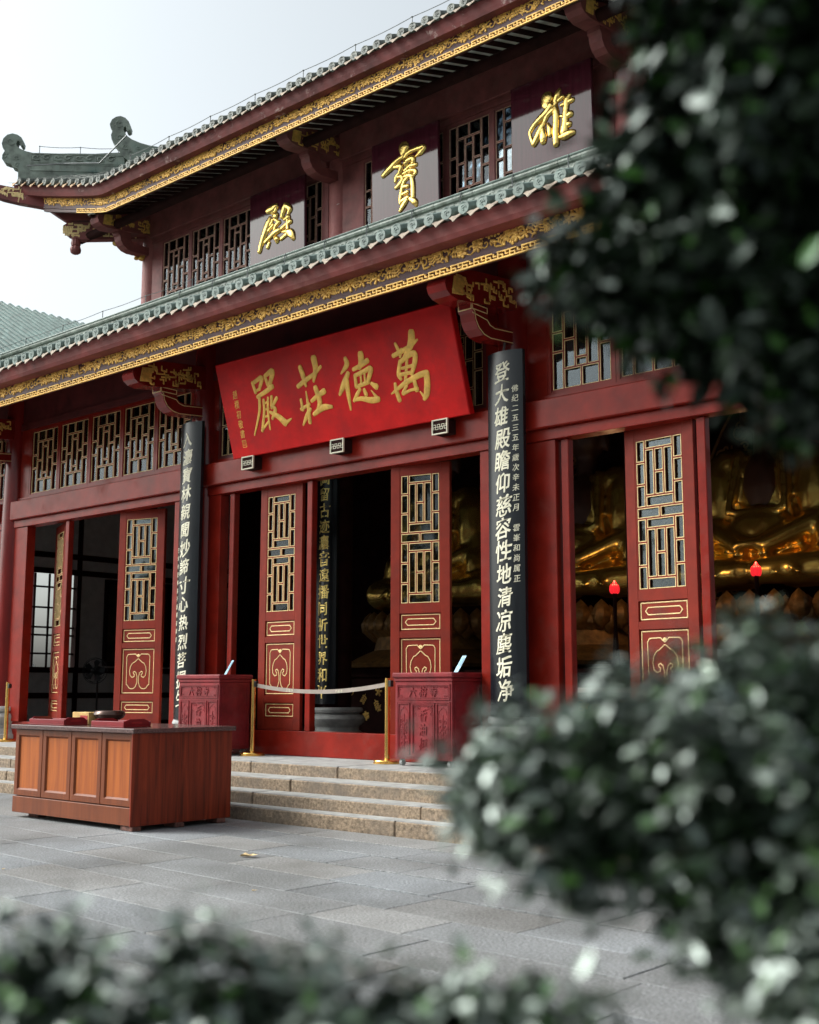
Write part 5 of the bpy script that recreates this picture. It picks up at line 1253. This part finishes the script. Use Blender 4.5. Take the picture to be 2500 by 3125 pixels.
tb.build('tile_roll', mat('teal_roof_tile', (0.085, 0.135, 0.125), .6, spec=.2, var=.22, vscale=4), rf, True)  # darker teal glaze for the neighbouring roof
MB().box(X0-6, X0-5.8, 9.4, 21.6, 0, 2.2).build('low_wall', 'wall', NB)
for yy in (9.6, 13.5, 17.4, 21.3):
    for xx in (X0-5.9, X0+5.4): MB().tube([(xx, yy, 0), (xx, yy, Z0-.2-6.0*sl)], .18, 14).build('column', 'upper', NB, True)
MB().hexa([(X0-6.5, 9, Z0-.12-6.5*sl), (X0-.02, 9, Z0-.12), (X0-.02, 22, Z0-.12), (X0-6.5, 22, Z0-.12-6.5*sl), (X0-6.5, 9, Z0-.06-6.5*sl), (X0-.02, 9, Z0-.06), (X0-.02, 22, Z0-.06), (X0-6.5, 22, Z0-.06-6.5*sl)]).build('far_slope', 'tileold', rf)

# ---------------------------------------------------------------- fallen leaves
def fallen(x, y, s, a, label):
    mb = MB(); pl = [(0, 0), (.25, .22), (.5, .12), (.62, .32), (.8, .12), (1, .05), (.8, -.1), (.6, -.26), (.45, -.1), (.2, -.2)]
    vs = [(x+s*(px*math.cos(a)-py*math.sin(a)), y+s*(px*math.sin(a)+py*math.cos(a)), .006+s*.16*abs(py)*2+s*.10*math.sin(px*5)**2) for px, py in pl]
    c = (x+s*.5*math.cos(a), y+s*.5*math.sin(a), .006)
    mb.add(vs+[c], [(i, (i+1) % len(pl), len(pl)) for i in range(len(pl))])
    tag(mb.build('fallen_leaf', 'fallen'), label, 'leaf', 'dry leaves on the paving')
fallen(-7.95, 6.80, .17, .55, 'curled pale dry leaf lying on the paving in front of the steps')
fallen(-6.55, 5.72, .045, 1.0, 'tiny pale leaf scrap on the paving right of the curled leaf')
fallen(-8.75, 5.08, .04, 2.0, 'tiny pale leaf scrap on the paving below the counter')

# ---------------------------------------------------------------- foreground plants
def leaves(blobs, n, size, seed, m, flat=0.5, shell=0.45, young=0.06):
    rnd = np.random.default_rng(seed)
    vol = np.array([b[1][0]*b[1][1]*b[1][2] for b in blobs])**0.7; pr = vol/vol.sum(); ns = n//42
    si = rnd.choice(len(blobs), ns, p=pr); sc = np.array([b[0] for b in blobs])[si]; sr = np.array([b[1] for b in blobs])[si]
    sd = rnd.normal(size=(ns, 3)); sd /= np.linalg.norm(sd, axis=1)[:, None]
    srad = (shell+(1.08-shell)*rnd.random(ns))*(1+0.10*rnd.normal(size=ns))
    sp = sc+sd*sr*srad[:, None]                      # sprig centres
    k = rnd.integers(0, ns, n); grow = sd[k]+np.array([0, 0, .5]); grow /= np.linalg.norm(grow, axis=1)[:, None]
    p = sp[k] + grow*((rnd.random(n)-.4)*size*2.6)[:, None] + rnd.normal(size=(n, 3))*size*.55
    nrm = grow*0.7 + np.array([0, 0, 1.0])*flat + rnd.normal(size=(n, 3))*0.6; nrm /= np.linalg.norm(nrm, axis=1)[:, None]
    t = np.cross(nrm, rnd.normal(size=(n, 3))); t /= np.linalg.norm(t, axis=1)[:, None]; b = np.cross(nrm, t)
    s = size*(0.65+0.7*rnd.random(n))[:, None]
    prof = [(0, 0, 0), (.28, .24, .05), (.68, .22, .05), (1, 0, -.06), (.68, -.22, .05), (.28, -.24, .05), (.5, 0, -.03)]
    V = np.stack([p + s*(t*a + b*w + nrm*h) for a, w, h in prof], 1).reshape(-1, 3)
    base = (np.arange(n)*7)[:, None]
    tri = np.array([(0, 1, 6), (1, 2, 6), (2, 3, 6), (3, 4, 6), (4, 5, 6), (5, 0, 6)])
    Fc = (base[:, :, None] + tri[None]).reshape(-1, 3)
    me = bpy.data.meshes.new('foliage'); me.vertices.add(len(V)); me.vertices.foreach_set('co', V.ravel())
    me.loops.add(len(Fc)*3); me.loops.foreach_set('vertex_index', Fc.ravel().astype(np.int32))
    me.polygons.add(len(Fc)); me.polygons.foreach_set('loop_start', np.arange(len(Fc), dtype=np.int32)*3)
    me.update(calc_edges=True)
    tone = rnd.random(n)*0.7; tone[rnd.random(n) < young] = 1.0
    at = me.attributes.new('tone', 'FLOAT', 'POINT'); at.data.foreach_set('value', np.repeat(tone, 7).astype(np.float32))
    me.materials.append(M[m]); me.shade_smooth()
    o = bpy.data.objects.new('foliage', me); COL.objects.link(o); return o
def branches(mb, root, ends, r0):
    rnd = random.Random(len(ends))
    for e in ends:
        a, b = Vector(root), Vector(e); m = a.lerp(b, .5)+Vector((rnd.uniform(-.06, .06), rnd.uniform(-.06, .06), rnd.uniform(0, .08)))
        mb.tube([a, a.lerp(m, .5), m, b], [r0, r0*.7, r0*.45, r0*.15], 7)
def plant(name, label, cat, base, trunk, blobs, n, size, seed, m, r0, **kw):
    o = thing(name, label, cat, base)
    f = leaves(blobs, n, size, seed, m, **kw); adopt(f, o)
    mb = MB(); mb.tube(trunk, [r0*(1-.45*i/(len(trunk)-1)) for i in range(len(trunk))], 10)
    branches(mb, trunk[-1], [b[0] for b in blobs], r0*.45)
    mb.build('trunk', 'bark', o, True)
    return o
def E(x, y, z, r, k=1.0): return ((x, y, z), (r, r, r*k))
plant('clipped_shrub', 'glossy dark green shrub filling the lower right foreground out of focus', 'shrub', (-0.50, 1.24, 0),
      [(-.46, 1.24, -.03), (-.47, 1.22, .5), (-.44, 1.20, .95), (-.47, 1.22, 1.12)],
      [E(-.66, 1.17, 1.265, .115), E(-.79, 1.09, 1.275, .07), E(-.57, 1.21, 1.31, .13), E(-.47, 1.20, 1.22, .14), E(-.85, 1.08, 1.30, .04), E(-.64, 1.24, 1.345, .065), E(-.56, 1.28, 1.385, .075), E(-.45, 1.34, 1.39, .10), E(-.74, 1.16, 1.325, .06), E(-.41, 1.26, 1.30, .14), E(-.46, 1.16, 1.12, .085), E(-.72, 1.12, 1.23, .065), E(-.58, 1.15, 1.155, .05), E(-.43, 1.17, 1.05, .08)],
      29000, .0235, 3, 'leaf', .03, flat=1.0, young=0.09)
plant('low_hedge', 'out-of-focus dark green hedge along the bottom left foreground', 'hedge', (-0.9, 0.78, 0),
      [(-.9, .78, -.03), (-.9, .78, .5), (-.9, .78, .93)],
      [E(-1.10, .60, 1.065, .06), E(-1.04, .66, 1.095, .055), E(-.985, .725, 1.105, .055), E(-.935, .785, 1.105, .05), E(-.88, .83, 1.085, .05), E(-.81, .87, 1.06, .055), E(-.74, .91, 1.06, .048), E(-1.0, .70, .99, .11), E(-.88, .80, .98, .11), E(-.76, .89, .96, .095), E(-1.15, .56, .97, .11), E(-.66, .96, .99, .035), E(-.712, .917, 1.10, .04), E(-.665, .95, 1.06, .04)],
      16000, .025, 5, 'leaf', .02, flat=1.0, young=0.09)
plant('dark_tree', 'dark leafy tree crown hanging into the upper right foreground out of focus', 'tree', (-0.05, 1.55, 0),
      [(-.05, 1.55, -.03), (-.08, 1.52, .8), (-.15, 1.45, 1.6), (-.30, 1.36, 1.95), (-.42, 1.30, 2.06)],
      [E(-.54, 1.23, 2.06, .15), E(-.63, 1.25, 1.93, .12), E(-.54, 1.32, 1.86, .14), E(-.70, 1.22, 1.885, .075), E(-.72, 1.20, 1.93, .05), E(-.725, 1.19, 1.985, .045), E(-.695, 1.19, 2.05, .04), E(-.79, 1.17, 1.90, .022), E(-.60, 1.32, 1.785, .075), E(-.76, 1.185, 1.895, .045), E(-.64, 1.20, 2.0, .07), E(-.47, 1.25, 2.10, .15), E(-.55, 1.20, 2.13, .09), E(-.42, 1.34, 1.95, .2), E(-.48, 1.36, 1.81, .10), E(-.40, 1.35, 2.15, .2), E(-.735, 1.20, 1.86, .03), E(-.50, 1.30, 1.98, .15)],
      24000, .029, 8, 'leafd', .05, flat=0.35, young=0.08)
# trees on the far side of the courtyard, behind the camera: they are what the glass and lacquer mirror
for k, (x, y, h, rr) in enumerate(((-31, -12, 9.0, 3.2), (-25, -16, 10.0, 3.6), (-18.5, -15, 9.0, 3.3), (-12, -17, 10.5, 3.8), (-5.5, -15, 9.5, 3.4), (2, -13, 10, 3.6), (9, -9, 10, 3.8))):
    rnd_ = random.Random(k); bl = [E(x+rnd_.uniform(-.5, .5)*rr, y+rnd_.uniform(-.5, .5)*rr, h-rr*rnd_.uniform(.2, 1.5), rr*rnd_.uniform(.45, .7), .8) for _ in range(7)]
    plant('courtyard_tree', 'broad green tree across the courtyard opposite the hall, %s from the left in its row' % ('first second third fourth fifth sixth seventh'.split()[k]), 'tree', (x, y, 0),
          [(x, y, -.03), (x+.1, y, h*.3), (x, y+.1, h*.55)], bl, 2600, .34, 20+k, 'leaf', .22)
